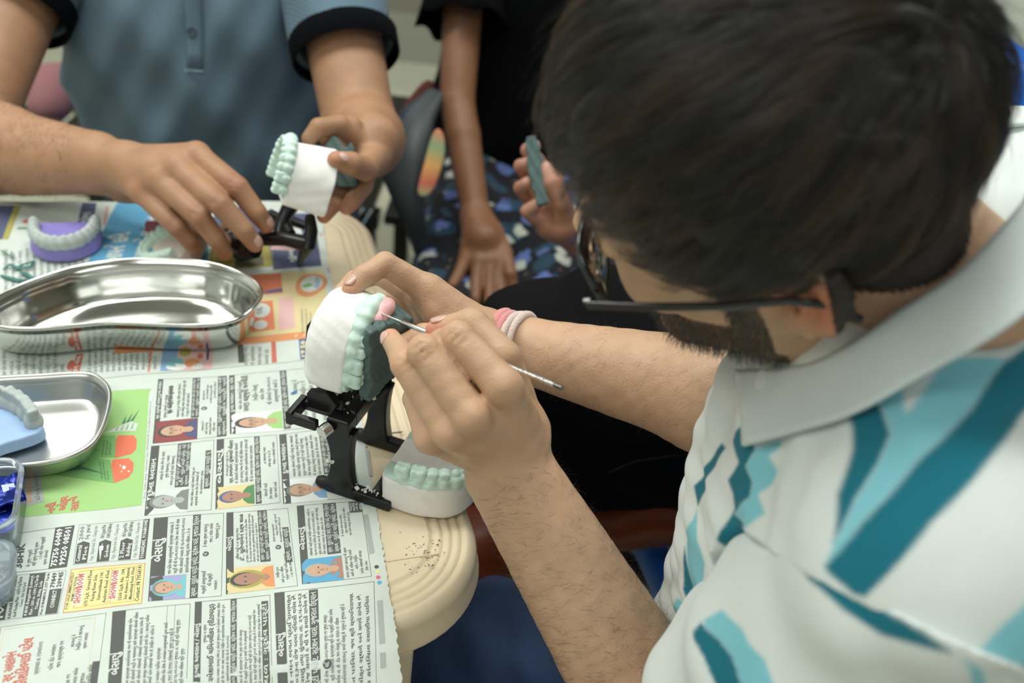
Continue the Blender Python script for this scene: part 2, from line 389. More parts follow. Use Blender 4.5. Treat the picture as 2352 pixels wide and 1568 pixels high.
        s.poly([f(.36, .365), f(.44, .355), f(.44, .368), f(.36, .378)], hair, 6); s.poly([f(.56, .355), f(.64, .365), f(.64, .378), f(.56, .368)], hair, 6)
    def build(s, name, parent):
        uvz = np.vstack(s.v); W3 = uvz[:, :1]*TU+uvz[:, 1:2]*TV; W3[:, 2] = TZ+uvz[:, 2]
        me = mesh(name, W3, s.f, s.m); return link(name, me, INKM, parent, smooth=False)
def sheet(name, quad, parent, torn=None, n=60):
    rnd = random.Random(5); q = [np.array(p, float) for p in quad]; vs = []
    N = n; Mv = n
    for i in range(N+1):
        for j in range(Mv+1):
            a, t = i/N, j/Mv; p = (1-a)*((1-t)*q[0]+t*q[1])+a*((1-t)*q[3]+t*q[2])
            if j == Mv and torn: p = p+np.array([rnd.uniform(-.0012, .0004), 0])
            vs.append(p)
    vs = np.array(vs); z = wav(vs[:, 0], vs[:, 1]); W3 = vs[:, :1]*TU+vs[:, 1:2]*TV; W3[:, 2] = TZ+z
    fs = np.array([(i*(Mv+1)+j, i*(Mv+1)+j+1, (i+1)*(Mv+1)+j+1, (i+1)*(Mv+1)+j) for i in range(N) for j in range(Mv)])
    return link(name, mesh(name, W3, fs), M['paper'], parent)
near = empty('newspaper', tab(-.1, .56, .001), 'newspaper page of small framed Gujarati notices with portraits on the near side of the table', 'newspaper')
sheet('page', [(-.34, .36), (.0945, .36), (.119, .764), (-.34, .764)], near, True, 160)
p = Print()
def notice(q, head, hs=(0, 1), hw=.14, photo=None, pt=.58, ps=.3, bars=(), body=(), big=None, circ=None, fr=.3):
    p.frame(q); p.border(0, 1, 0, 1, 'k', fr)
    p.rect(0, 1, 0, hw, 'k', 1); p.text(head, hs[0], hs[1], hw*.08, hw*.92, 'w', 3, 1.5)
    s1 = 0
    if photo: p.portrait(.0, ps, .015, pt, *photo); s1 = ps+.03
    for (a0, a1, t0, t1, txt) in bars:
        p.rect(a0, a1, t0, t1, 'k', 1)
        for i, tx in enumerate(txt): p.text(tx, a0+.02, a1-.02, t0+(t1-t0)*i/len(txt)+.003, t0+(t1-t0)*(i+1)/len(txt)-.003, 'w', 3, .8)
    for (a0, a1, t0, t1, n, m) in body: p.para(a0, a1, t0, t1, n, 'k', mode=m)
    if big: p.text(big[0], big[1], big[2], big[3], big[4], 'k', 1, 1.5)
    if circ: p.disc(circ[0], circ[1], .028, .045, 'k', 1); p.text('લિ.', circ[0]-.018, circ[0]+.018, circ[1]-.03, circ[1]+.03, 'w', 3)
BE = 'બેસણું'; DU = 'દુઃખદ અવસાન'; BAR = 'સ્થળ : ગુરુદેવ પાર્ટી પ્લોટ, સ્ટેશન પાસે, ગુજરાત ઉદ્યાન'
notice([(-61, 669), (-2, 667), (3, 752), (-56, 755)], 'સ્વ. કનુભાઈ રાવલનું દુઃખદ અવસાન', (.36, .96), .075, ('R', 's', 'h', 'n', True), .6, .32, [(.33, 1, .5, .61, [BAR, BAR[:30]]), (0, 1, .87, 1, [BAR[:40], BAR[:26]])], [(.36, .95, .1, .24, 2, 1), (.36, .95, .28, .48, 3, 0), (.03, .42, .64, .85, 4, 1), (.54, .97, .64, .85, 4, 1)], ('સ્વ. હસમુખભાઈ બુચાલાલ', .42, .88, .15, .24), (.47, .68))
notice([(1, 669), (96, 665), (101, 752), (5, 752)], 'દુઃખદ અવસાન : સ્વ. પટેલ', (.36, .96), .05, ('W', 's', 'h', 'G', True), .46, .33, [(.02, 1, .47, .53, [BAR]), (.5, .85, .80, .86, [BAR[:22]])], [(.4, .95, .07, .12, 1, 1), (.38, .97, .2, .45, 4, 1), (.03, .45, .56, .78, 3, 1), (.5, .97, .56, .78, 3, 1), (.05, .45, .8, .97, 2, 1), (.55, .97, .88, .97, 1, 1)], ('રમણ લક્ષ્મી ધનગૌરી', .36, .97, .115, .185))
notice([(-67, 586), (-18, 582), (-12, 664), (-62, 666)], DU, (.25, .8), .13, ('w', 'l', 'g', 'g'), .64, .33, [(.35, 1, .42, .63, [BAR, BAR[:33], BAR[:25]]), (.3, .85, .87, .96, [BAR[:24]])], [(.37, .95, .16, .4, 3, 1), (.03, .9, .66, .86, 3, 1)])
notice([(-15, 582), (34, 580), (39, 662), (-10, 664)], BE, (.35, .85), .12, ('Y', 'S', 'N', 'Z'), .6, .3, [(.02, 1, .62, .71, [BAR])], [(.33, .97, .14, .2, 1, 1), (.33, .97, .28, .6, 4, 0), (.05, .35, .74, .97, 3, 1), (.5, .95, .74, .97, 3, 1)], ('સ્વ. કમળાબેન સુરેશભાઈ ચૌહાણ', .34, .97, .2, .28))
notice([(36, 578), (97, 575), (100, 663), (41, 662)], DU, (.4, .85), .1, ('W', 's', 'g', 'B', True), .56, .32, [(.35, 1, .56, .70, [BAR, BAR[:30]])], [(.35, .97, .13, .54, 6, 0), (.03, .42, .74, .97, 3, 1), (.55, .97, .74, .97, 3, 1)], None, (.48, .78))
notice([(-64, 500), (-15, 496), (-9, 577), (-60, 582)], BE, (.45, .74), .2, ('v', 's', 'g', 't', False, 't'), .5, .28, [(.0, 1, .56, .67, [BAR])], [(.3, .97, .22, .54, 4, 0), (.04, .42, .7, .95, 3, 1), (.58, .97, .7, .95, 3, 1)], None, (.5, .76))
notice([(-12, 497), (38, 494), (39, 573), (-7, 577)], BE, (.5, .68), .11, ('Y', 'S', 'h', 'O', False, 'e'), .68, .29, [(.33, 1, .5, .65, [BAR, BAR[:35]]), (.3, .75, .87, .97, [BAR[:22]])], [(.34, .97, .13, .2, 1, 1), (.34, .97, .28, .49, 4, 0), (.04, .45, .7, .96, 4, 1), (.55, .97, .7, .86, 3, 1)], ('ડૉ. સુરેખાબેન દક્ષ શાહ', .36, .97, .2, .28), (.5, .78))
notice([(41, 495), (91, 492), (96, 571), (46, 574)], BE, (.42, .72), .11, ('b', 's', 'l', 'S'), .6, .3, [(.33, 1, .4, .60, [BAR, BAR[:36]]), (.84, 1, .8, 1, ['સ્વ', 'શ્રી', 'ગં', 'કુ'])], [(.34, .97, .13, .39, 4, 0), (.02, .42, .62, .98, 5, 1), (.48, .97, .62, .8, 3, 1)])
notice([(-89, 406), (-42, 401), (-36, 493), (-87, 496)], BE, (.42, .62), .17, None, 0, 0, [], [(.03, .97, .2, .56, 5, 0), (.03, .9, .58, .96, 5, 1)])
p.rect(.0, 1, .70, .705, 'g', 1); p.rect(0, 1, .8, .805, 'g', 1)
notice([(-38, 397), (11, 389), (18, 490), (-33, 494)], 'દુઃખદ અવસાન / બેસણું', (.35, .8), .09, None, 0, 0, [(.25, 1, .47, .55, [BAR]), (.2, .95, .88, .97, [BAR[:22]])], [(.6, .95, .1, .17, 1, 1), (.1, .97, .28, .46, 3, 0), (.1, .97, .57, .87, 5, 1)], ('મેજર રમેશભાઈ ચિમનલીકર (રીટાયર્ડ)', .2, .97, .18, .27))
p.rect(0, .2, .02, .97, 'N', 1); p.poly([(.0, .3), (.15, .35), (.17, .6), (0, .7)], 'Y', 2)
notice([(14, 382), (75, 375), (92, 487), (21, 491)], BE, (.5, .68), .1, None, 0, 0, [(.0, .99, .34, .43, [BAR])], [(.25, .9, .46, .7, 4, 2)], None, (.42, .5))
for i, tx in enumerate(['ભરતકુમાર નયન ભગત પ્રતિ રામભક્ત', 'તા. ૧૫-૫-૨૦૨૩ના રોજ અમર નિવાસી થયેલ છે.', 'સદગતનું બેસણું તથા સુંવાળા તા. ૨૧-૫-૨૦૨૩', 'રવિવારના રોજ સવારે ૯ થી ૧૧ કલાકે રાખેલ છે.']):
    p.text(tx, .12, .97, .115+.055*i, .165+.055*i, 'k', 1, 1)
for i, tx in enumerate(['સમસ્ત ભગત પરિવાર. જય શ્રી સ્વામિનારાયણ.', 'બેસણું ઉપરોક્ત સ્થળે અને સમયે રાખેલ છે.', 'મહેશકુમાર કાંતિલાલ રસાણીયા પરિવાર']):
    p.text(tx, .1, .93-.02*i, .74+.08*i, .79+.08*i, 'k', 1, 1)
# memorial notice, low left
p.frame([(-159, 421), (-96, 417), (-91, 496), (-157, 498)]); p.border(0, 1, 0, 1, 'k', .25); p.border(.03, .97, .03, .9, 'Y', .3)
p.text('સ્વ. અલકાબેન', .42, .72, .08, .22, 'r', 1, 1.5); p.text('કૌશિકભાઈ પટેલ', .36, .84, .22, .36, 'r', 1, 1.5); p.text('સ્વર્ગવાસ તા. ૨૧/૦૫/૨૦૨૧', .45, .78, .38, .44, 'g', 1)
p.para(.4, .9, .5, .64, 2, 'k', mode=1); p.para(.25, .55, .68, .95, 4, 'k', mode=1); p.para(.62, .95, .68, .86, 3, 'k', mode=1)
p.rect(0, .18, .35, .95, 'B', 1); p.rect(0, .16, .7, .93, 'R', 2); p.rect(.2, .5, .93, 1.0, 'k', 1)
# classified advertisements
p.frame([(-155, 546), (-119, 544), (-116, 585), (-155, 584)]); p.border(0, 1, .0, 1, 'k', .3)
p.text('3BHK', .1, .72, .02, .2, 'k', 1, 2); p.para(.08, .9, .22, .62, 4, 'k', mode=1); p.rect(.0, 1, .66, 1, 'k', 1); p.text('75750 60489', .05, .96, .68, .83, 'W', 3, 1.5); p.text('99250 08501', .05, .96, .83, .98, 'W', 3, 1.5)
p.frame([(-115, 545), (-66, 541), (-63, 582), (-113, 585)]); p.border(0, 1, 0, 1, 'g', .25)
for i, (h1, h2, r1, r2) in enumerate([('Commercial', 'Plot', '2000', 'Sq. yard'), ('4', 'Godown', '700 Sq.yard Plot', '11000 Sq.ft Built-up'), ('2 Floor', 'Building', '450 Sq.yard Plot', '8000 Sq.ft Built-up')]):
    t = .02+.3*i; p.poly([(0.02, t), (.5, t), (.56, t+.08), (.5, t+.17), (.02, t+.17)], 'k', 1); p.text(h1, .06, .46, t+.005, t+.085, 'W', 3); p.text(h2, .1, .42, t+.09, t+.165, 'W', 3)
    p.text(r1, .6, .95, t, t+.08, 'g', 1); p.text(r2, .6, .97, t+.08, t+.16, 'g', 1); p.text('Opp. Shyam Ind. Est. Changodar', .05, .95, t+.19, t+.26, 'l', 1)
p.rect(0, 1, .91, 1, 'k', 1); p.text('9106842405, 9106801045', .02, .98, .915, .99, 'W', 3, 1)
p.frame([(-119, 502), (-68, 499), (-66, 537), (-116, 541)]); p.rect(0, 1, 0, 1, 'y', 0); p.border(0, 1, 0, 1, 'z', .5, 1)
p.border(.08, .93, .12, .56, 'z', .35, 1); p.border(.08, .93, .58, .89, 'z', .35, 1)
for tx, a0, a1, t0, t1 in (('FOR SALE IMMEDIATELY', .08, .92, .01, .065), ('PRIME LOCATION', .25, .8, .065, .125), ('670 Sq.ft. Ground Floor', .1, .93, .24, .31), ('Facing River Side.', .2, .82, .32, .385), ('Sumvesthbank 19A', .2, .85, .40, .46), ('Aashram Road. A\'bad.', .12, .9, .475, .54), ('1500 Sq.ft. No. 104,', .14, .9, .68, .745), ('Sun Avenue-1, Shyamal,', .14, .92, .75, .81), ('Manekbaug Road. A\'bad.', .13, .92, .815, .875), ('Contact: 98 79568141', .06, .95, .895, .975)):
    p.text(tx, a0, a1, t0, t1, 'k', 2, .8)
for a0, a1, t0, t1 in ((.18, .86, .1, .22), (.18, .86, .56, .67)): p.rect(a0-.02, a1+.02, t0+.005, t1-.01, 'W', 2); p.text('SHOWROOM', a0, a1, t0, t1, 'r', 4, 2)
p.frame([(-162, 504), (-122, 502), (-119, 541), (-162, 544)]); p.border(0, 1, 0, 1, 'g', .25); p.rect(0, 1, 0, .17, 'k', 1); p.text('FOR SALE', .05, .9, .01, .16, 'W', 3, 2)
for tx, a0, a1, t0, t1, c, b in (('KALHAAR BLUES & GREENS', .02, .98, .2, .27, 'k', 1), ('Golf Facing Plot - 3673 Sq.Yards', .03, .95, .28, .35, 'k', .5), ('Const. 320 Sq.Yard', .25, .8, .36, .42, 'k', .5), ('4 BHK Bungalow (Luxury)', .03, .95, .45, .52, 'W', 1), ('Plot - 200 to 1000 Sq.Yards', .05, .95, .53, .6, 'W', 1), ('Thaltej, Shilaj, Sola', .15, .8, .61, .67, 'W', 1), ('Plot SURAMYA-7, 577 Yards', .03, .97, .7, .76, 'k', .7), ('CONNECT', .15, .55, .84, .93, 'W', 1), ('79849', .62, .97, .78, .88, 'k', 1), ('20945', .62, .97, .88, .98, 'k', 1)):
    p.text(tx, a0, a1, t0, t1, c, 3, b)
p.rect(.0, 1, .44, .68, 'k', 1); p.rect(.02, .58, .79, .98, 'k', 1)
# green advertisement
p.frame([(-162, 600), (-69, 598), (-62, 742), (-161, 751)]); p.rect(0, 1, 0, 1, 'G', 0)
def gp(x, y, z=.7215):
    q = onz(x, y, z); uv = np.array([q@TU, q@TV]); return uv
def absq(*pts): p.frame([gp(*q) for q in pts], mm=False)
absq((90, 1085), (262, 1108), (253, 1056), (95, 1028)); p.rect(0, 1, 0, 1, 'H', 1)
for i in range(6): p.poly([(.35, .9), (.45+.02*i, .55), (.75-.11*i, .12+.04*i), (.5+.0*i, .6)], 'D', 2)
p.para(.1, .9, .82, .95, 3, 'k', lay=2)
absq((90, 1053), (264, 1050), (266, 999), (120, 1005)); p.rect(0, 1, 0, 1, 'H', 1)
for i in range(5): p.poly([(.3, .8), (.45+.02*i, .5), (.8-.13*i, .1+.05*i), (.45, .6)], 'D', 2)
p.para(.1, .9, .8, .95, 3, 'k', lay=2)
absq((262, 1108), (309, 1090), (306, 1050), (253, 1056)); p.poly([(0, 0), (0, .7), (.25, .95), (.7, 1), (1, .8), (1, .1), (.8, 0)], 'o', 2)
for a, t, r in ((.55, .55, .09), (.4, .42, .04), (.3, .75, .05), (.68, .4, .04)): p.disc(a, t, r, r, 'W', 3, 8)
absq((264, 1052), (312, 1039), (315, 999), (266, 999)); p.poly([(0, 0), (0, .8), (.2, 1), (.75, 1), (1, .85), (1, .1), (.8, 0)], 'o', 2)
absq((236, 995), (315, 988), (318, 962), (240, 985)); p.poly([(.0, 0), (.1, .4), (.0, .95), (.6, 1), (1, .8), (.9, .5), (.4, .2)], 'w', 2)
for i in range(4): p.poly([(.2, .35+.15*i), (.8, .4+.15*i), (.8, .43+.15*i), (.2, .4+.15*i)], 'H', 3)
for i in range(3): p.poly([(1, .5+.12*i), (1.9, .6+.2*i), (1, .6+.12*i)], 'D', 3)
absq((100, 1185), (185, 1175), (190, 1128), (105, 1150)); p.text('નવી', .1, .8, .05, .35, 'r', 3, 2); p.text('ઓફર', .2, 1, .36, .66, 'r', 3, 2); p.text('સાથે', .1, .9, .68, .98, 'r', 3, 2)
absq((35, 1172), (102, 1152), (92, 1085), (40, 1088)); p.rect(0, 1, 0, 1, 'l', 2)
for i, tx in enumerate(('PATANJALI', 'saundarya', 'aloe vera')): p.text(tx, .08, .95, .05+.3*i, .33+.3*i, 'krg'[i] if i != 1 else 'O', 3, 1)
absq((327, 1150), (335, 1150), (352, 900), (343, 900)); p.rect(0, 1, 0, 1, 'w', 1); p.text('Shop Online www. Customer Care 18001804108. For feedback, follow us on', .02, .9, .1, .9, 'g', 3, .4)
for q, c in (((99, 567), 'C'), ((96, 500), 'k'), ((96, 495), 'y'), ((95.5, 490), 'P'), ((95.5, 485), 'C'), ((98.5, 571), 'P')):
    p.frame([(q[0]-2, q[1]-2), (q[0]+2, q[1]-2), (q[0]+2, q[1]+2), (q[0]-2, q[1]+2)]); p.disc(.5, .5, .42, .42, c, 1)
for q in ([(93, 513), (97, 514), (99, 555), (95, 555)], [(84, 416), (88, 416), (95, 469), (91, 469)], [(107, 598), (110, 598), (112, 630), (109, 630)]): p.frame(q); p.rect(0, 1, 0, 1, 'l', 1)
p.build('print', near)
# ---- far spread
far = empty('newspaper', tab(-.1, .93, .001), 'newspaper spread with coloured advertisements on the far side of the table under the kidney dish', 'newspaper')
sheet('page', [(-.42, .7645), (.112, .7645), (.128, 1.079), (-.42, 1.135)], far, True, 90)
p = Print()
def Q(q, c, lay=1): p.frame(q); p.rect(0, 1, 0, 1, c, lay)
Q([(-330, 1029), (-211, 1029), (-207, 1103), (-330, 1112)], 'n'); Q([(-212, 1029), (-206, 1028), (-200, 1102), (-207, 1103)], 'e', 2)
Q([(-140, 1049), (-123, 1047), (-121, 1100), (-136, 1102)], 'n'); p.text('શોભા', .1, .6, .1, .9, 'w', 2)
Q([(-200, 1048), (-150, 1046), (-148, 1050), (-198, 1052)], 'Z', 2); p.frame([(-196, 1060), (-186, 1060), (-186, 1070), (-196, 1070)]); p.disc(.5, .5, .4, .5, 'r', 2)
p.frame([(-114, 1044), (-108, 1043), (-106, 1094), (-112, 1095)]); p.text('અમદાવાદ', .05, .95, .05, .95, 'r', 1)
Q([(-126, 960), (-5, 954), (3, 1083), (-99, 1100)], 'b'); p.text('આપનો દિન.', .05, .5, .1, .3, 'w', 2, 2); p.text('શુભ હો ધનવાન.', .05, .8, .34, .52, 'w', 2, 2)
Q([(-5, 935), (61, 936), (66, 1000), (1, 1000)], 'e'); p.rect(.05, .35, .4, .85, 'x', 2); p.poly([(.4, .1), (.9, .3), (.8, .6), (.5, .8)], 'x', 2)
Q([(61, 929), (112, 932), (118, 1050), (61, 1050)], 'n'); p.rect(.55, .85, .05, .7, 'w', 2); p.poly([(.35, .0), (.5, .1), (.5, .6), (.3, .5)], 'p', 3); p.text('મુંબઈ', .1, .45, .35, .5, 'w', 3, 2); p.text('અંજાર', .1, .45, .6, .75, 'w', 3, 2)
Q([(1, 1002), (60, 1002), (60, 1070), (8, 1080)], 'n')
Q([(-95, 800), (102, 798), (114, 922), (-60, 925)], 'Y'); p.rect(0, .09, 0, .9, 'O', 2); p.rect(.0, 1, 0, .45, 'O', 2)
Q([(31, 881), (66, 883), (68, 921), (20, 923)], 'z', 3)
for (x0, x1, y0, y1) in ((540, 575, 705, 765), (578, 632, 690, 762)):
    absq((x0, y1), (x1, y1-6), (x1-6, y0), (x0-4, y0+6)); p.rect(0, 1, 0, 1, 'z', 4); p.disc(.68, .45, .25, .42, 'w', 5); p.disc(.2, .4, .15, .3, 'w', 5); p.text('OIL', .55, .8, .2, .6, 'k', 6)
absq((640, 760), (678, 752), (672, 680), (640, 685)); p.rect(0, 1, 0, 1, 'p', 3)
absq((592, 677), (650, 668), (648, 661), (600, 668)); p.poly([(.3, 0), (.8, .4), (1, 1), (0, 1), (.0, .4)], 'N', 5)
absq((680, 690), (740, 672), (740, 626), (676, 632)); p.disc(.5, .6, .5, .6, 'O', 3); p.disc(.55, .62, .36, .42, 'w', 4); p.text('સૌંદર્ય', .25, .85, .7, .95, 'B', 5, 1.5); p.disc(.5, .45, .08, .2, 'H', 5)
absq((685, 770), (735, 764), (730, 700), (683, 706)); p.para(.05, .95, .1, .7, 3, 'g', lay=3)
# strip of small notices along the fold
for (x0, x1, n_) in ((0, 150, 9), (198, 362, 12), (555, 620, 4)):
    absq((x0, 868-x0*.055), (x1, 868-x1*.055), (x1, 806-x1*.03), (x0, 806-x0*.03)); p.para(0, 1, 0, 1, n_, 'g')
absq((0, 690), (200, 612), (200, 560), (0, 565)); p.para(0, .95, .02, .98, 12, 'g')
absq((158, 865), (180, 862), (192, 812), (176, 813)); p.rect(0, 1, 0, 1, 'r', 1); p.text('જન મંચ', .1, .9, .1, .9, 'w', 3, 1.5)
absq((146, 858), (160, 857), (172, 818), (160, 818)); p.disc(.5, .7, .3, .6, 'r', 2)
absq((339, 855), (343, 855), (350, 803), (346, 803)); p.rect(0, 1, 0, 1, 'z', 1)
absq((368, 852), (487, 846), (490, 792), (374, 797)); p.rect(0, 1, 0, 1, 'p', 1); p.rect(0, 1, 0, .3, 'B', 2)
for a, t, ra, rt, c in ((.75, .45, .18, .12, 'e'), (.35, .25, .2, .18, 't'), (.3, .6, .18, .15, 'O'), (.55, .75, .12, .06, 'r'), (.15, .3, .14, .2, 'W'), (.6, .9, .25, .03, 'n'), (.15, .7, .12, .12, 'w'), (.85, .8, .1, .12, 'W')): p.disc(a, t, ra, rt, c, 3)
absq((548, 832), (562, 831), (558, 786), (545, 787)); p.rect(0, 1, 0, 1, 'k', 1)
absq((624, 831), (636, 830), (633, 782), (623, 783)); p.rect(0, 1, 0, 1, 'r', 1)
absq((690, 825), (712, 821), (705, 777), (686, 779)); p.rect(0, 1, 0, 1, 'N', 1); p.text('17.50', .1, .9, .1, .9, 'y', 3, 2)
for q, c in (((120, 1000), 'C'), ((119.5, 995), 'P'), ((118, 925), 'P'), ((118, 919), 'C')):
    p.frame([(q[0]-2, q[1]-2), (q[0]+2, q[1]-2), (q[0]+2, q[1]+2), (q[0]-2, q[1]+2)]); p.disc(.5, .5, .42, .42, c, 1)
p.build('print', far)
# ================================================================== steel dishes
M['steel'] = mat('steel', (.62, .63, .60), .12, 1.0, noise=.04, nscale=30, bump=.05, bscale=60)
M['steel_satin'] = mat('steel_satin', (.55, .56, .54), .3, 1.0, noise=.06, nscale=25)
M['chrome'] = mat('chrome', (.7, .7, .68), .22, 1.0)
def spline(pts, n):
    P = np.array(pts, float); m = len(P); out = []
    for i in range(n):
        t = i*m/n; k = int(t); f = t-k; a, b, c, d = P[(k-1) % m], P[k], P[(k+1) % m], P[(k+2) % m]
        out.append(.5*((2*b)+(-a+c)*f+(2*a-5*b+4*c-d)*f*f+(-a+3*b-3*c+d)*f**3))
    return np.array(out)
def dish(name, outline, z1, inset, label, cat, matl, n=160, rim=.0022, wall=.0008, flr=.0015, fillet=.008):
    R = spline(outline, n)*.001; t = empty(name, tab(*R.mean(0), .002), label, cat)
    T_ = np.roll(R, -1, 0)-np.roll(R, 1, 0); T_ /= np.linalg.norm(T_, axis=1)[:, None]; Nn = np.column_stack([-T_[:, 1], T_[:, 0]])
    area_ = .5*np.sum(R[:, 0]*np.roll(R[:, 1], -1)-np.roll(R[:, 0], -1)*R[:, 1])
    if area_ < 0: Nn = -Nn          # Nn points inwards
    c = R.mean(0)
    def ring(ins, z): q = R+Nn*ins; return [tab(x, y, z+.002) for x, y in q]
    prof = []
    prof += [(inset+.0, flr), (inset-.5*fillet, flr+.0008), (inset-fillet*.85, flr+.35*fillet)]
    prof += [(inset-fillet-(inset-fillet)*k, flr+fillet*.6+(z1-flr-fillet*.6)*k) for k in (.0, .33, .66, 1)]
    for k in range(9):
        a = math.pi*(1-k/8*1.55); prof.append((-rim-rim*math.cos(math.pi-a)*-1 if False else -rim+rim*math.cos(math.pi-a)*-1*-1, z1+rim*math.sin(a)))
    prof += [(-.0012+(inset-fillet*.2)*k, z1-.001-(z1-.004)*k) for k in (.03, .35, .7, .97)]
    prof += [(inset-fillet*.1, 0.0006), (inset+.004, 0.0)]
    vs = []
    for ins, z in prof: vs += ring(ins, z)
    L = len(prof); fs = [(i*n+q, i*n+(q+1) % n, (i+1)*n+(q+1) % n, (i+1)*n+q) for i in range(L-1) for q in range(n)]
    vs.append(tab(c[0], c[1], .002+flr)); ci = len(vs)-1
    fs += [(ci, (q+1) % n, q) for q in range(n)]
    # floor as rings toward centre to stay inside concave outlines
    o = link('bowl', mesh('bowl', vs, fs[:-n]), matl, t); 
    me2 = bmesh_fill(ring(inset-.0001, flr)); link('floor_pan', me2, matl, t, smooth=False)
    me3 = bmesh_fill(ring(inset+.003, 0.0)); link('underside', me3, matl, t, smooth=False)
    return t
import bmesh
def bmesh_fill(ringp):
    bm = bmesh.new(); v = [bm.verts.new(p) for p in ringp]; f = bm.faces.new(v); bm.normal_update()
    if f.normal.z < 0: f.normal_flip()
    bmesh.ops.triangulate(bm, faces=[f]); me = bpy.data.meshes.new('pan'); bm.to_mesh(me); bm.free(); return me
kid = [(36, 813), (17, 787), (-10, 781), (-42, 786), (-73, 793), (-98, 797), (-130, 796), (-158, 797), (-183, 804), (-197, 816), (-201, 832), (-188, 850), (-165, 871), (-128, 892), (-88, 900), (-47, 897), (-5, 885), (24, 862), (38, 836)]
dish('kidney_dish', kid, .038, .014, 'polished steel kidney dish standing on the far newspaper', 'dish', M['steel'], 220)
tray = [(-101, 729), (-95, 712), (-96, 686), (-101, 662), (-111, 645), (-132, 636), (-168, 636), (-210, 636), (-255, 640), (-265, 660), (-262, 700), (-255, 735), (-235, 746), (-205, 746), (-180, 746), (-150, 744), (-114, 741)]
dish('instrument_tray', tray, .022, .010, 'brushed steel tray holding a pale blue dental cast', 'tray', M['steel_satin'], 160, fillet=.007)
# ================================================================== dental casts
M['plaster'] = mat('plaster', sr(246, 246, 243), .75, noise=.04, nscale=90, bump=.25, bscale=350)
M['plaster2'] = mat('plaster2', sr(243, 241, 240), .8, noise=.05, nscale=70, bump=.3, bscale=300)
M['mint'] = mat('mint_stone', sr(206, 232, 221), .5, noise=.03, nscale=120, bump=.2, bscale=500)
M['grey_stone'] = mat('grey_stone', sr(178, 188, 186), .6, noise=.07, nscale=150, bump=.3, bscale=500)
M['violet'] = mat('violet_plaster', sr(140, 128, 200), .5, noise=.05, nscale=60, bump=.1, bscale=200)
M['paleblue'] = mat('pale_blue_plaster', sr(160, 190, 228), .6, noise=.05, nscale=80, bump=.2, bscale=300)
M['putty'] = mat('putty', sr(84, 106, 105), .55, noise=.10, nscale=120, bump=.35, bscale=260)
M['pink_wax'] = mat('pink_wax', sr(234, 180, 182), .35, bump=.1, bscale=150)
M['black'] = mat('black_plastic', (.007, .007, .008), .28, spec=.5, bump=.15, bscale=120)
M['rubber'] = mat('black_rubber', (.012, .012, .013), .5)
# local cast frame: x forward (incisors), y sideways, z occlusal
ARCH = []
def arch_pts(Wd=26., Ln=44.):
    # from right second molar round to left second molar; tooth = (x,y,angle,mesiodistal,buccolingual,height,kind)
    ws = [4.2, 3.4, 3.4, 3.6, 5.0, 5.2, 5.2]   # half widths: central, lateral, canine, pm1, pm2... ordered from midline
    kinds = ['i', 'i', 'c', 'p', 'p', 'm', 'm']; ws = [4.2, 3.6, 4.4, 4.5, 4.6, 6.4, 6.2]
    # parametric curve y = Wd*sin(t), x = Ln*cos(t)^.8
    ts = np.linspace(0, 1.5, 400); X = Ln*np.cos(ts)**.85-15; Y = Wd*np.sin(ts)**.95
    s_ = np.concatenate([[0], np.cumsum(np.hypot(np.diff(X), np.diff(Y)))])
    out = []; pos = 0
    for wdt, kd in zip(ws, kinds):
        pos += wdt; x = np.interp(pos, s_, X); y = np.interp(pos, s_, Y); x2 = np.interp(pos+.5, s_, X); y2 = np.interp(pos+.5, s_, Y)
        an = math.atan2(y2-y, x2-x); pos += wdt
        for sg in (1, -1): out.append((x, sg*y, sg*an, wdt, kd))
    return out
TEETH = arch_pts(29, 53.5)
def gum_base(F, z0, z1, Wd=31., Ln=30., back=-24., sc=.001, taper=0., k=.003):
    pass
def cast_outline(x, y, Ln, Wd, back, rb=9.):
    # signed distance-like of a D shape: ellipse in front, straight sides and back (mm)
    e = np.sqrt((np.maximum(x, 0)/Ln)**2+(y/Wd)**2)-1
    d1 = e*Wd*.8
    d2 = back-x
    h_ = np.clip(rb-np.abs(d1-d2), 0, None)/rb
    return np.maximum(d1, d2)+h_*h_*rb*.25
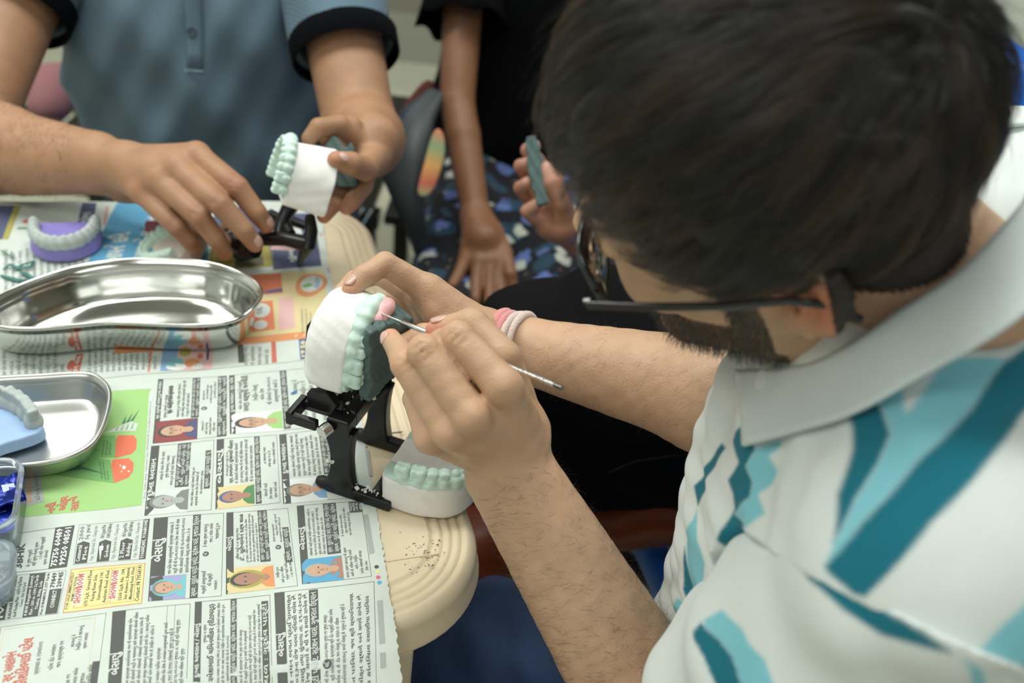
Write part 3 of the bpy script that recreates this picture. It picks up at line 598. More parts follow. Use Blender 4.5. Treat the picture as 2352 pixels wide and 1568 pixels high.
def stone(name, M_, parent, gz0=0., gz1=9., Ln=41., Wd=31., back=-26., palate=True, tooth=True, seed=0, h=.0006, missing=(), matl=None, bumpy=.35, rough_edge=.5, wall=6., lip=0.):
    """gum block from z=gz0 to gz1 with a horseshoe ridge and teeth above; local units mm"""
    F = Field((-.036, -.042, gz0*.001-.003), (.052, .042, gz1*.001+.014), h)
    def base(x, y, z):
        x, y, z = x*1000, y*1000, z*1000
        wob = .8*np.sin(y*.35+seed)+.7*np.sin(x*.3+2*seed)+.5*np.sin((x+y)*.6)
        d = cast_outline(x, y, Ln-1+wob*.4, Wd-1+wob*.4, back)+.09*(z-gz0)
        top = gz1-4.5+wob*rough_edge*.4; dz = np.maximum(z-top, gz0-wob*rough_edge*.5-z)
        return np.maximum(d, dz)*.001
    F.func(base)
    # ridge
    prev = {}
    for (x, y, an, wd, kd) in TEETH:
        c = np.array([x, y, 0])*.001
        F.ell((x*.001, y*.001, (gz1-2.0)*.001), (.0062, .0066, .0062), k=.003)
        # labial swelling over the root
        nx, ny = math.sin(an), -math.cos(an)
        if (x*nx+y*ny) < 0: nx, ny = -nx, -ny
        F.ell(((x+nx*3.5)*.001, (y+ny*3.5)*.001, (gz1-3)*.001), (.0026, .0026, .0045), k=.0022)
    if palate:
        F.ell((-.008, 0, (gz1+1)*.001), (.038, .0195, .016), k=.002, sub=True)
    if tooth:
        for i, (x, y, an, wd, kd) in enumerate(TEETH):
            if i in missing: continue
            ca, sa = math.cos(an), math.sin(an); X = (ca, sa, 0); Y = (-sa, ca, 0); Zz = (0, 0, 1); z = gz1+2.2; P = lambda a, b, c: ((x+ca*a-sa*b)*.001, (y+sa*a+ca*b)*.001, c*.001)
            if kd == 'm':
                F.box(P(0, 0, z), (wd*.00098, .0055, .0050), (X, Y, Zz), .0026, .0004)
                for a in (-.5, .5):
                    for b in (-.5, .5): F.ell(P(a*wd, b*5.2, z+4.0), (.0022, .0022, .0017), k=.0011)
                F.box(P(0, 0, z+5.6), (wd*.0008, .0004, .0010), (X, Y, Zz), .0003, .0010, sub=True)
            elif kd == 'p':
                F.box(P(0, 0, z), (wd*.00095, .0046, .0050), (X, Y, Zz), .0024, .0004)
                for b in (-.5, .5): F.ell(P(0, b*4.6, z+4.0), (.0022, .0018, .0017), k=.0010)
            elif kd == 'c':
                F.ell(P(0, 0, z+.3), (wd*.00096, .0036, .0052), (X, Y, Zz), k=.0006); F.ell(P(0, 0, z+4), (.0013, .0011, .0018), k=.001)
            else:
                F.box(P(0, 0, z+.2), (wd*.00095, .0021, .0046), (X, Y, Zz), .0016, .0005)
    F.warp(lambda x, y, z: .00018*bumpy*(np.sin(x*900+seed)*np.sin(y*800)+np.sin(z*1100+x*500)))
    me = F.mesh(name)
    o = link(name, me, matl or M['mint'], parent, world=False); return o
def mount(name, parent, z0, z1, Ln0=39., Wd0=31., Ln1=41., Wd1=33.5, back=-27., matl=None, seed=0, h=.0008, bulge=0., rnd=2.0):
    """plaster mounting block between z0 and z1"""
    F = Field((-.036, -.042, min(z0, z1)*.001-.003), (.05, .042, max(z0, z1)*.001+.003), h)
    def base(x, y, z):
        x, y, z = x*1000, y*1000, z*1000; t = (z-z0)/(z1-z0); Ln = Ln0+(Ln1-Ln0)*t+bulge*np.sin(math.pi*np.clip(t, 0, 1)); Wd = Wd0+(Wd1-Wd0)*t+bulge*np.sin(math.pi*np.clip(t, 0, 1))
        wob = .5*np.sin(y*.25+seed)+.4*np.sin(x*.2+2*seed)+.25*np.sin((x-y)*.5+z*.3)+.1*np.sin(z*1.6+x*.5)
        d = cast_outline(x, y, Ln+wob*.5, Wd+wob*.5, back); dz = np.maximum(z-max(z0, z1)+wob*.3, min(z0, z1)-z-wob*.3)
        dt = min(z0, z1)-z-wob*.3; dt2 = z-max(z0, z1)+wob*.3; hh = np.clip(rnd-np.abs(d-dt), 0, None)/rnd; d = np.maximum(d, dt)+hh*hh*rnd*.25; dz = dt2; k = 2.0; hh = np.clip(k-np.abs(d-dz), 0, None)/k
        return (np.maximum(d, dz)+hh*hh*k*.25)*.001
    F.func(base)
    return link(name, F.mesh(name), matl or M['plaster'], parent, world=False)
def frame(o, org, X, Y, Z): o.matrix_world = Matrix(((X[0], Y[0], Z[0], org[0]), (X[1], Y[1], Z[1], org[1]), (X[2], Y[2], Z[2], org[2]), (0, 0, 0, 1))); return o
# articulator axes
AA = np.array([.963, -.269, 0]); AL = np.array([.269, .963, 0]); AZ = np.array([0, 0, 1.]); AO = np.array([-.1306, .6133, TZ])
lowc = empty('lower_dental_cast', (0, 0, 0), 'mint green lower dental cast on a white plaster block at the bare table corner', 'dental cast')
frame(lowc, AO+AA*.078+AZ*.0015, AA, AL, AZ)
mount('plaster_base', lowc, 0, 31, 41, 34, 42, 35.5, matl=M['plaster2'], seed=1)
lowc.children[-1].rotation_euler = (0, 0, 0)
stone('stone_arch', None, lowc, 29, 38, Ln=43, Wd=35.5, seed=2)
TH = math.radians(85); UW = AA*math.sin(TH)-AZ*math.cos(TH); UG = AA*math.cos(TH)+AZ*math.sin(TH)
HNG = AO+AA*.020+AZ*.075
upc = empty('upper_dental_cast', (0, 0, 0), 'mint green upper dental cast with a large round white plaster back held up open', 'dental cast')
# local z along UW, x along UG
frame(upc, HNG+UG*.050+UW*.014, UG, -AL, UW) if False else frame(upc, HNG+UG*.050+UW*(-.040), UG, np.cross(UW, UG), UW)
mount('plaster_base', upc, -1, 36, 36, 32, 40, 35, seed=3, bulge=3.0, rnd=13, h=.0009)
stone('stone_arch', None, upc, 31, 42, Ln=42, Wd=34.5, seed=4, rough_edge=2.2, missing=(0, 2, 4))
# pink wax lump on the missing front teeth
Fw = Field((-.03, -.03, .03), (.06, .03, .07), .0007)
Fw.ell((.036, -.006, .0465), (.0065, .011, .0075), k=.002).ell((.033, .004, .0475), (.006, .008, .006), k=.003)
wx = link('wax_rim', Fw.mesh('wax_rim'), M['pink_wax'], upc, world=False); wx['label'] = 'pink wax rim'
# dark green putty block on the teeth
put = empty('putty_block', (0, 0, 0), 'dark green putty block pressed on the teeth of the upper cast, probed by the instrument', 'putty')
frame(put, HNG+UG*.050+UW*(-.040), UG, np.cross(UW, UG), UW)
Fp = Field((-.045, -.045, .035), (.06, .045, .085), .0008)
def putf(x, y, z):
    x, y, z = x*1000, y*1000, z*1000
    wob = 1.3*np.sin(x*.22+1)+1.0*np.sin(y*.3)+.7*np.sin((x+y)*.45)+.35*np.sin(x*1.1)*np.sin(y*.9)
    d = np.maximum(np.abs(y+2-.1*x)-28-wob+.25*(z-48)*(y < 0), np.maximum(x-33-.2*y-wob+.3*(z-48), -24-x+wob-.2*(y+10)))
    dz = np.maximum(46.5+.6*np.sin(x*.4)+.5*np.sin(y*.5)-z, z-60.5+.22*y-.5*np.sin(x*.35)+.03*x)
    k = 2.2; hh = np.clip(k-np.abs(d-dz), 0, None)/k
    return (np.maximum(d, dz)+hh*hh*k*.25+.22*np.sin(z*1.6+x*.9)*np.sin(y*.7))*.001
Fp.func(putf)
link('putty_slab', Fp.mesh('putty_slab'), M['putty'], put, world=False)
# ================================================================== articulator
art = empty('articulator', AO, 'black plastic hinged articulator standing open on the newspaper edge, holding the white cast', 'articulator')
def A_(a, l, z): return AO+AA*a+AL*l+AZ*z
def bar(pts, r, flat=1., n=10): return MB().tube(pts, r, n, flat=flat)
def pbar(poly, l, th, name, mt=None, bev=.0016):      # plate in the a-z plane, thickness along l
    m = MB().prism(poly, AO+AL*(l-th/2), AA, AZ, AL, th); return m.build(name, mt or M['black'], art, bevel=bev)
for l in (-.0325, .0325):
    # curved upright
    n = 9; L_, R_ = [], []
    for i in range(n):
        t = i/(n-1); z = .006+.062*t; wd = .0085+.0055*(2*t-1)**2; c = .017+.002*math.sin(3.1*t); L_.append((c-wd-.002*(t < .1), z)); R_.append((c+wd, z))
    pbar(L_+R_[::-1], l, .011, 'upright')
    pbar([(.006, .0), (.028, .0), (.062, .0), (.062, .0095), (.028, .0105), (.006, .011)], l, .010, 'base_rail')
    m = MB(); m.tube([A_(-.004, l, .0052), A_(.0, l, .0052), A_(.012, l, .0056)], [.0035, .0052, .0056], 14); m.tube([A_(-.0045, l, .0052), A_(-.003, l, .0052)], [.002, .0040], 14); m.build('foot', M['rubber'], art, smooth=True)
    # block at the top of the upright
    MB().box(A_(.018, l, .072), (AA, AL, AZ), (.0095, .007, .008), bev=.002).build('hinge_block', M['black'], art, bevel=.001)
MB().box(A_(.021, 0, .074), (AA, AL, AZ), (.0065, .027, .0075), bev=.002).build('crossbar', M['black'], art, bevel=.001)
MB().box(A_(.058, -.0325+.016, .006), (AA, AL, AZ), (.006, .014, .005), bev=.001).build('crossbar', M['black'], art)
# lower arm carrying plate for the lower cast
MB().box(A_(.047, 0, .005), (AA, AL, AZ), (.005, .03, .004), bev=.001).build('base_bar', M['black'], art, bevel=.001)
# pointed teeth of the hinge (front lug), bracket with stop screws
MB().prism([(-.012, -.004), (.010, -.004), (.013, .006), (.004, .016), (-.013, .010)], A_(.0, -.030, .079), AA, AZ, AL, .008).build('hinge_ear', M['black'], art, bevel=.001)
def upb(*p): return HNG+UG*p[0]+AL*p[1]+UW*p[2]
MB().box(upb(.012, 0, -.030), (UG, AL, UW), (.020, .0115, .0045), bev=.0015).build('upper_arm', M['black'], art, bevel=.001)
MB().box(upb(.0, 0, -.016), (UG, AL, UW), (.007, .017, .014), bev=.002).build('upper_arm', M['black'], art, bevel=.001)
m = MB(); m.tube([upb(.0, -.031, 0), upb(.0, .031, 0)], .0065, 16); m.build('hinge_pin', M['black'], art, smooth=True)
MB().box(upb(.046, 0, -.0415), (UG, AL, UW), (.020, .020, .0012), bev=.0008).build('mounting_plate', M['black'], art)
# bracket to the left with screw
br = MB(); br.box(A_(-.010, -.020, .070), (nrm(AA+.0*AZ), AL, AZ), (.012, .0035, .0045), bev=.0012); br.box(A_(-.010, -.040, .070), (AA, AL, AZ), (.0115, .0030, .0045), bev=.0012); br.box(A_(-.0215, -.030, .070), (AA, AL, AZ), (.0030, .013, .006), bev=.0012)
br.build('stop_bracket', M['black'], art, bevel=.0008)
def screw(c, ax, L, name='stop_screw', mt=None, r=.0055, hl=.009):
    c = np.asarray(c, float); ax = nrm(ax); m = MB(); m.lathe(c, ax, [(r*.8, 0), (r, .0006), (r, hl-.0006), (r*.85, hl)], 36, knurl=.06); m.tube([c+ax*hl*.9, c+ax*(hl+L)], r*.36, 10)
    return m.build(name, mt or M['chrome'], art, smooth=True)
screw(at(737, 996, .748), at(800, 948, .765)-at(737, 996, .748), .020)
screw(at(768, 912, .775), AZ+.1*AA, .012, r=.0048, hl=.0075)
M['dark_metal'] = mat('dark_metal', (.18, .17, .16), .35, 1.0)
screw(at(902, 848, .785), at(850, 872, .795)-at(902, 848, .785), .008, mt=M['dark_metal'], r=.0055, hl=.010)
# plaster splashes on the frame
spl = MB(); rr = random.Random(11)
for (c, sx, sy, n_) in ((upb(.004, .0, -.010), .012, .02, 26), (A_(.02, .0, .0815), .008, .03, 24), (A_(.04, -.0325, .0108), .02, .004, 22), (upb(.012, -.0118, -.026), .016, .0005, 14), (A_(.012, -.0385, .035), .004, .0004, 8)):
    for i in range(n_):
        q = c+AA*rr.gauss(0, sx*.5)+AL*rr.gauss(0, sy*.4)+AZ*abs(rr.gauss(0, .001)); r = rr.uniform(.0004, .0016)
        spl.box(q, (nrm((rr.uniform(-1, 1), rr.uniform(-1, 1), .3)), nrm((rr.uniform(-1, 1), .5, .2)), AZ), (r, r*rr.uniform(.4, 1), .0005))
tag(spl.build('plaster_splash', M['plaster'], art), kind='stuff')
# ================================================================== purple and blue casts
vio = empty('violet_dental_cast', (0, 0, 0), 'grey stone teeth on a violet plaster base behind the kidney dish', 'dental cast')
vx = nrm(-TV*.98+TU*-.05); vx[2] = 0; vy = np.cross(AZ, vx); frame(vio, tab(-.1465, 1.006, .0028), vx, vy, AZ)
mount('plaster_base', vio, 0, 17, 38, 35.5, 34, 33, back=-19., matl=M['violet'], seed=5)
stone('stone_arch', None, vio, 14, 21, Ln=31, Wd=26, back=-16, seed=6, matl=M['grey_stone'], h=.0008, tooth=False)
o_ = vio.children[-1]
Fv = Field((-.03, -.036, .012), (.045, .036, .034), .0008)
for i in range(len(TEETH)):
    x, y, an, wd, kd = TEETH[i]; Fv.ell((x*.00088-.001, y*.00104, .020), (.0065, .0065, .0085), k=.003); Fv.ell((x*.00088-.001, y*.00104, .0265), (.0035, .0035, .003), k=.001)
me = Fv.mesh('stone_arch'); old = o_.data; o_.data = me; me.materials.append(M['grey_stone']); me.polygons.foreach_set('use_smooth', [True]*len(me.polygons))
blu = empty('pale_blue_dental_cast', (0, 0, 0), 'pale grey teeth on a light blue plaster base lying in the steel tray', 'dental cast')
bx = nrm(TU*-.35+TV*.94); by = np.cross(AZ, bx); frame(blu, tab(-.185, .688, .0065), bx, by, AZ)
mount('plaster_base', blu, 0, 12, 46, 40, 44, 39, back=-24., matl=M['paleblue'], seed=7)
stone('stone_arch', None, blu, 9, 17, Ln=40, Wd=32, back=-22, seed=8, matl=M['grey_stone'], h=.0008, palate=False)
o_ = blu.children[-1]
Fv = Field((-.03, -.042, .008), (.05, .042, .036), .0008)
for i in range(len(TEETH)):
    x, y, an, wd, kd = TEETH[i]; X_, Y_ = x*.00098-.002, y*.00116
    Fv.ell((X_, Y_, .014), (.0075, .0075, .0095), k=.003)
    Fv.box((X_, Y_, .0245), (wd*.00105, .0044 if kd in 'mp' else .0028, .0050), ((math.cos(an), math.sin(an), 0), (-math.sin(an), math.cos(an), 0), (0, 0, 1)), .002, .0007)
    if kd in 'mp':
        for b in (-1, 1): Fv.ell((X_-b*.0022*math.sin(an), Y_+b*.0022*math.cos(an), .0292), (.0026, .0020, .0016), k=.001)
me = Fv.mesh('stone_arch'); o_.data = me; me.materials.append(M['grey_stone']); me.polygons.foreach_set('use_smooth', [True]*len(me.polygons))
# ================================================================== plastic tubs at the left edge
M['clear'] = mat('clear_plastic', (.82, .90, .96), .12, trans=.85, ior=1.3, spec=.5)
M['foil'] = mat('blue_foil', sr(10, 40, 140), .2, .3, noise=.5, nscale=70)
M['foil_print'] = mat('foil_print', sr(190, 205, 230), .4)
def tub(name, u1, v0, v1, z1, label, r=.016, wall=.0014, lid=False):
    t = empty(name, tab(u1-.04, (v0+v1)/2, .002), label, 'container'); n = 8; vs = []; prof = [(.004, .0018), (.0005, .004), (.0, z1-.004), (-.0025, z1-.003), (-.0028, z1), (.0012, z1), (.0016, z1-.003), (.0018, .005), (.005, .0035)]
    for s_, z in prof:
        ring = rrect(u1-.09+s_, u1-s_, v0+s_, v1-s_, max(r-s_, .003), n); N_ = len(ring); vs += [tab(a, b, z) for a, b in ring]
    fs = [(i*N_+q, i*N_+(q+1) % N_, (i+1)*N_+(q+1) % N_, (i+1)*N_+q) for i in range(len(prof)-1) for q in range(N_)]
    fs.append(tuple(reversed(range(N_)))); fs.append(tuple((len(prof)-1)*N_+q for q in range(N_)))
    link('tub_body', mesh('tub_body', vs, fs), M['clear'], t)
    if lid:
        vs = []; pr = [(-.003, z1-.004), (-.003, z1+.002), (.004, z1+.003), (.008, z1+.0005), (.012, z1+.0005)]
        for s_, z in pr: vs += [tab(a, b, z) for a, b in rrect(u1-.09+s_, u1-s_, v0+s_, v1-s_, max(r-s_, .003), n)]
        fs = [(i*N_+q, i*N_+(q+1) % N_, (i+1)*N_+(q+1) % N_, (i+1)*N_+q) for i in range(len(pr)-1) for q in range(N_)]; fs.append(tuple((len(pr)-1)*N_+q for q in range(N_)))
        link('lid', mesh('lid', vs, fs), M['clear'], t)
    return t
tub('open_plastic_tub', -.1505, .558, .631, .034, 'open clear plastic tub holding blue foil packets beside the tray')
tub('lidded_plastic_tub', -.1505, .512, .553, .024, 'closed pale clear plastic tub with a lid in front of the open one', lid=True, r=.012)
rr = random.Random(2)
for i in range(5):
    n = 9; vs = []; c0 = np.array([-.178+.003*i, .600-.010*(i % 3)+.003*i, .012+.0035*i]); an = rr.uniform(-.6, .6); ti = rr.uniform(-.25, .25)
    for a in range(n):
        for b in range(n):
            x, y = (a/(n-1)-.5)*.034, (b/(n-1)-.5)*.028; ca, sa = math.cos(an), math.sin(an)
            z = .0022*math.sin(x*260+i)*math.cos(y*310+2*i)+rr.uniform(-.0007, .0007)+x*ti; vs.append(tab(c0[0]+x*ca-y*sa, c0[1]+x*sa+y*ca, c0[2]+z))
    fs = [(a*n+b, (a+1)*n+b, (a+1)*n+b+1, a*n+b+1) for a in range(n-1) for b in range(n-1)]
    lab = ['topmost', 'second from the top', 'middle', 'second from the bottom', 'bottom'][4-i]+' crinkled dark blue foil packet in the open tub'
    o = link('foil_packet', mesh('foil_packet', vs, fs), [M['foil'], M['foil_print']], None); o.modifiers.new('s', 'SOLIDIFY').thickness = .0012
    for f_ in (10, 11, 19, 26, 27, 44, 45, 53): o.data.polygons[f_].material_index = 1
    tag(o, lab, 'packet', 'blue foil packets in the open tub')
# ================================================================== shavings on the newspaper
M['teal_wax'] = mat('teal_wax', sr(58, 120, 112), .5, noise=.15, nscale=200)
for k, (pts, r, lab) in enumerate((([(2, 575), (14, 582), (28, 590), (26, 578)], .0013, 'small curled green wax shaving, the one nearest the violet cast'), ([(8, 618), (22, 607), (40, 615), (55, 606), (78, 600), (70, 612), (30, 618)], .0020, 'long crumpled green wax shaving between the two others'), ([(2, 632), (20, 638), (42, 644), (62, 643), (78, 640), (58, 628), (48, 626)], .0024, 'green wax shaving close to the kidney dish rim'))):
    m = MB(); P_ = [onz(x, y, TZ+.0035+.001*(i % 2)) for i, (x, y) in enumerate(pts)]; m.tube(P_, [r*(.6+.5*((i*7) % 3)/2) for i in range(len(P_))], 7, flat=.7); tag(m.build('wax_shaving', M['teal_wax'], None, smooth=True), lab, 'shaving')
for k, ((x, y), (x2, y2), c_, lab) in enumerate((((668, 903), (683, 898), sr(70, 150, 215), 'tiny bright blue plastic sliver on the notice page'), ((408, 1066), (416, 1072), sr(235, 238, 235), 'larger white plaster crumb on the dark notice heading'), ((412, 1104), (416, 1107), sr(235, 238, 235), 'smaller white plaster crumb below the larger crumb'))):
    m = MB(); m.tube([onz(x, y, TZ+.0028), onz((x+x2)/2, (y+y2)/2, TZ+.0031), onz(x2, y2, TZ+.0028)], [.0006, .0010, .0005], 6); tag(m.build('plastic_sliver' if k == 0 else 'plaster_crumb', mat('crumb', c_, .5), None), lab, 'crumb')
# ================================================================== people: shared pieces
def skin(name, c, rough=.48, n=.06):
    m = mat(name, c, rough, noise=n, nscale=45, bump=.35, bscale=520, sss=.18, ssc=(.9, .35, .2), attr='tone'); nt = m.node_tree; N, L = nt.nodes, nt.links
    b1 = next(q for q in N if q.type == 'BUMP'); n2 = N.new('ShaderNodeTexVoronoi'); n2.inputs['Scale'].default_value = 900; tc = N.new('ShaderNodeTexCoord'); L.new(tc.outputs['Object'], n2.inputs['Vector']); b2 = N.new('ShaderNodeBump'); b2.inputs['Strength'].default_value = .10; b2.inputs['Distance'].default_value = .0006
    L.new(n2.outputs['Distance'], b2.inputs['Height']); n3 = N.new('ShaderNodeTexNoise'); n3.inputs['Scale'].default_value = 110; n3.inputs['Detail'].default_value = 6; L.new(tc.outputs['Object'], n3.inputs['Vector']); b3 = N.new('ShaderNodeBump'); b3.inputs['Strength'].default_value = .20; b3.inputs['Distance'].default_value = .0016; L.new(n3.outputs[0], b3.inputs['Height']); L.new(b2.outputs[0], b3.inputs['Normal']); L.new(b3.outputs[0], b1.inputs['Normal']); return m
def knit(name, c, attr=None, sc=900, rough=.9, st=.3, sheen=.06): return mat(name, c, rough, bump=st, bscale=sc, sheen=sheen, noise=.04, nscale=25, attr=attr)
def strands(name, P, r0, r1, m, parent):      # P: (n,k,3) world points
    n, k = P.shape[:2]; h = bpy.data.hair_curves.new(name); h.add_curves([k]*n)
    h.attributes['position'].data.foreach_set('vector', P.astype(np.float32).ravel())
    ra = h.attributes.get('radius') or h.attributes.new('radius', 'FLOAT', 'POINT'); rr_ = np.tile(np.linspace(r0, r1, k), n).astype(np.float32); ra.data.foreach_set('value', rr_)
    o = bpy.data.objects.new(name, h); COL.objects.link(o); h.materials.append(m); o.parent = parent; o.matrix_parent_inverse = parent_world(parent).inverted(); return tag(o, kind='stuff')
def nail(tip, dip, dors, m, parent, L=.0105, Wn=.0098, r=.0078, back=.003):
    tip, dip, dors = [np.asarray(q, float) for q in (tip, dip, dors)]; d = nrm(tip-dip); n = nrm(dors-d*(dors@d)); sd = np.cross(d, n); vs = []; A, B = 7, 7
    for i in range(A):
        t = i/(A-1); ww = Wn/2*(1-.25*abs(2*t-1)**3)*(1 if t < .99 else .9)
        for j in range(B):
            q = 2*j/(B-1)-1; an = q*ww/r; rise = r*(1-.12*max(0, t-.6)**1.0)+.0003*math.sin(math.pi*t)
            vs.append(tip-d*back+d*(t-1)*L*(1)+d*L*.42+n*(math.cos(an)*rise)+sd*math.sin(an)*rise-d*.0015*q*q*(t-.5)*2)
    fs = [(i*B+j, (i+1)*B+j, (i+1)*B+j+1, i*B+j+1) for i in range(A-1) for j in range(B-1)]
    o = link('fingernail', mesh('fingernail', vs, fs), m, parent); o.modifiers.new('s', 'SOLIDIFY').thickness = .0006; return o
M['nail'] = mat('nail', sr(214, 172, 158), .25, coat=.3, sss=.2)
def finger(F, J, R, k=.0016, knob=True, webk=.004):
    J = [np.asarray(q, float) for q in J]
    F.cone(J[0], J[1], R[0], R[1], webk)
    for i in range(1, len(J)-1): F.cone(J[i], J[i+1], R[i], R[i+1], k)
    return J
def tone(me, base, spots):
    v = verts(me); c = np.tile(np.array(base, np.float32), (len(v), 1))
    for (p_, r, col, s_) in spots:
        w_ = np.clip(1-np.linalg.norm(v-np.asarray(p_, np.float32), axis=1)/r, 0, 1); w_ = (w_*w_*(3-2*w_)*s_)[:, None]; c = c*(1-w_)+np.array(col)*w_
    c = c*(1+.05*snoise(v, 90, 3)+.03*snoise(v, 300, 4))[:, None]
    setattr_c(me, 'tone', np.clip(c, 0, 1))
# ================================================================== seated man with glasses (foreground)
manA = empty('person', (.30, .46, 0), 'bearded person in glasses and a white and teal striped polo shirt', 'person')
S1 = at(2150, 1300, .47); E1 = at(1600, 1800, .70); W1 = at(1168, 1080, .700)
NB = at(2180, 640, .53); HC = at(1782, 402, .522); S2 = NB+.17*np.array([.5, .86, -.1]); W2 = at(1215, 806, .80); E2 = at(1850, 955, .71)
hf = nrm(CR*-.90+CU*-.05+CF*.43); hu = CR*-.40+CU*.485+CF*-.777; hu = nrm(hu-hf*(hf@hu)); hl = np.cross(hu, hf)
def hd(f, l, u): return HC+hf*f+hl*l+hu*u
HA = (hf, hl, hu)
LAT = nrm(S1-S2); FAC = nrm(np.array([-.94, .34, 0])); LAT = nrm(LAT-FAC*(FAC@LAT))
F = Field((-.20, .22, .50), (.50, .80, 1.27), .0017)
# torso, neck
F.cone(S1, NB-.075*AZ, .050, .040, .02).cone(S2, NB-.075*AZ, .050, .045, .03).cone(NB-.08*AZ, NB-.02*AZ, .050, .052, .02)
CH = (S1+S2)/2-AZ*.13+FAC*.02
F.ell(CH-FAC*.015, (.118, .085, .175), (LAT, FAC, AZ), k=.02).ell(np.array([.30, .46, .66]), (.115, .09, .16), (LAT, FAC, AZ), k=.03)
F.cone(NB-.03*AZ, hd(-.035, 0, -.035), .056, .050, .02)
# skull and face
F.ell(hd(-.010, 0, .045), (.097, .077, .085), HA, k=.01)
F.ell(hd(.045, 0, .0), (.052, .062, .075), HA, k=.02)
F.ell(hd(.035, 0, -.055), (.055, .050, .055), HA, k=.02)
for s_ in (1, -1):
    F.cone(hd(.0, .054*s_, -.058), hd(.070, .018*s_, -.103), .023, .019, .015)
    F.cone(hd(.0, .056*s_, -.05), hd(.01, .062*s_, .0), .018, .016, .015)
    F.ell(hd(.062, .040*s_, -.022), (.024, .022, .022), HA, k=.012)
    F.cone(hd(.086, .018*s_, .024), hd(.074, .050*s_, .022), .008, .008, .008)
    F.ell(hd(.100, .031*s_, .004), (.012, .017, .012), HA, k=.008, sub=True)
F.cone(hd(.090, 0, .015), hd(.112, 0, -.022), .007, .010, .008)
for s_ in (1, -1): F.ell(hd(.104, .011*s_, -.028), (.009, .007, .007), HA, k=.004)
F.ell(hd(.078, 0, -.106), (.020, .022, .016), HA, k=.010)
F.cone(hd(.094, -.016, -.060), hd(.094, .016, -.060), .005, .005, .003).cone(hd(.092, -.014, -.069), hd(.092, .014, -.069), .0055, .0055, .002)
for s_ in (1, -1):
    F.ell(hd(.083, .031*s_, .003), (.0125, .0125, .0125), HA, k=.002)
# ears
def ear(s_):
    E0 = hd(-.012, .070*s_, -.006); ex = nrm(-hf*.80+hl*s_*.60); ey = nrm(hu*.97-hf*.22); en = nrm(np.cross(ex, ey))
    q = lambda a, b, c=0: E0+ex*a*.001+ey*b*.001+en*c*.001
    F.ell(q(13, 2), (.014, .026, .0035), (ex, ey, en), k=.004)
    F.chain([q(1, 8), q(2, 22), q(10, 31), q(20, 30), q(27, 21), q(29, 8), q(25, -6), q(16, -18)], [.0035, .0038, .004, .004, .004, .0038, .0034, .003], .003)
    F.ell(q(8, -24), (.0075, .0095, .0042), (ex, ey, en), k=.005)
    for c_ in (3.5, -3.5): F.ell(q(9, 0, c_*1.2), (.008, .011, .0038), (ex, ey, en), k=.002, sub=True)
    F.chain([q(19, -12), q(20, 2), q(16, 14), q(9, 20)], [.002, .0024, .0024, .002], .002)
    F.cone(q(2, -4, 0), q(3, 2, 0), .0032, .003, .003)
    return q
eq = ear(1); ear(-1)
# arms
def arm(F, S_, E_, W_, r, k=.02):
    F.cone(S_, E_, r[0], r[1], k)
    m = E_+(W_-E_)*.30; F.cone(E_, m, r[1], r[2], k).cone(m, W_, r[2], r[3], k)
arm(F, S1, E1, W1, (.050, .041, .041, .0265)); arm(F, S2, E2, W2, (.05, .043, .042, .0250))
# widen the near wrist (flatter, broader section)
wdir = nrm(np.cross(nrm(W1-E1), CF)); F.cone(W1-wdir*.006, E1+(W1-E1)*.45-wdir*.004, .0245, .036, .01).cone(W1+wdir*.007, E1+(W1-E1)*.45+wdir*.004, .0235, .036, .01)
# near hand (holds the probe)
C1 = at(1170, 1020, .690)
IM = [at(1157, 888, .634), at(1052, 776, .645), at(1018, 784, .668), at(1006, 794, .688)]
MM = [at(1084, 958, .634), at(976, 806, .643), at(980, 800, .668), at(1000, 800, .692)]
RM = [at(1036, 992, .645), at(933, 838, .655), at(917, 806, .676), at(897, 777, .694)]
LM = [at(990, 1004, .664), at(956, 915, .684), at(975, 880, .705), at(1000, 876, .715)]
TM = [at(1196, 985, .700), at(1156, 822, .672), at(1084, 745, .684), at(1004, 757, .694)]
for J, r0, r1, o_ in ((IM, .0165, .0118, .010), (MM, .0165, .0118, .002), (RM, .016, .0112, -.006), (LM, .0155, .0105, -.014)):
    F.cone(C1+wdir*o_*-1.0, J[0], r0+.002, r1, .008)
F.cone(C1, W1, .022, .0255, .01)
F.cone(at(1130, 960, .668), at(1040, 985, .680), .017, .013, .008)
F.cone(at(1160, 930, .668), at(1120, 880, .665), .014, .011, .006)   # web between thumb and index
finger(F, IM, (.0123, .0108, .0090, .0075)); F.ell(IM[1], (.0112,)*3, k=.002)
finger(F, MM, (.0123, .0108, .0090, .0075)); F.ell(MM[1], (.0112,)*3, k=.002)
finger(F, RM, (.0118, .0102, .0085, .0070)); finger(F, LM, (.0112, .0093, .0080, .0068))
F.cone(W1, TM[0], .021, .019, .01); finger(F, TM, (.0185, .0122, .0112, .0080), k=.003, webk=.006)
for J in (IM, MM, RM, LM): F.ell(J[0]-CF*.0035, (.0095,)*3, k=.005)
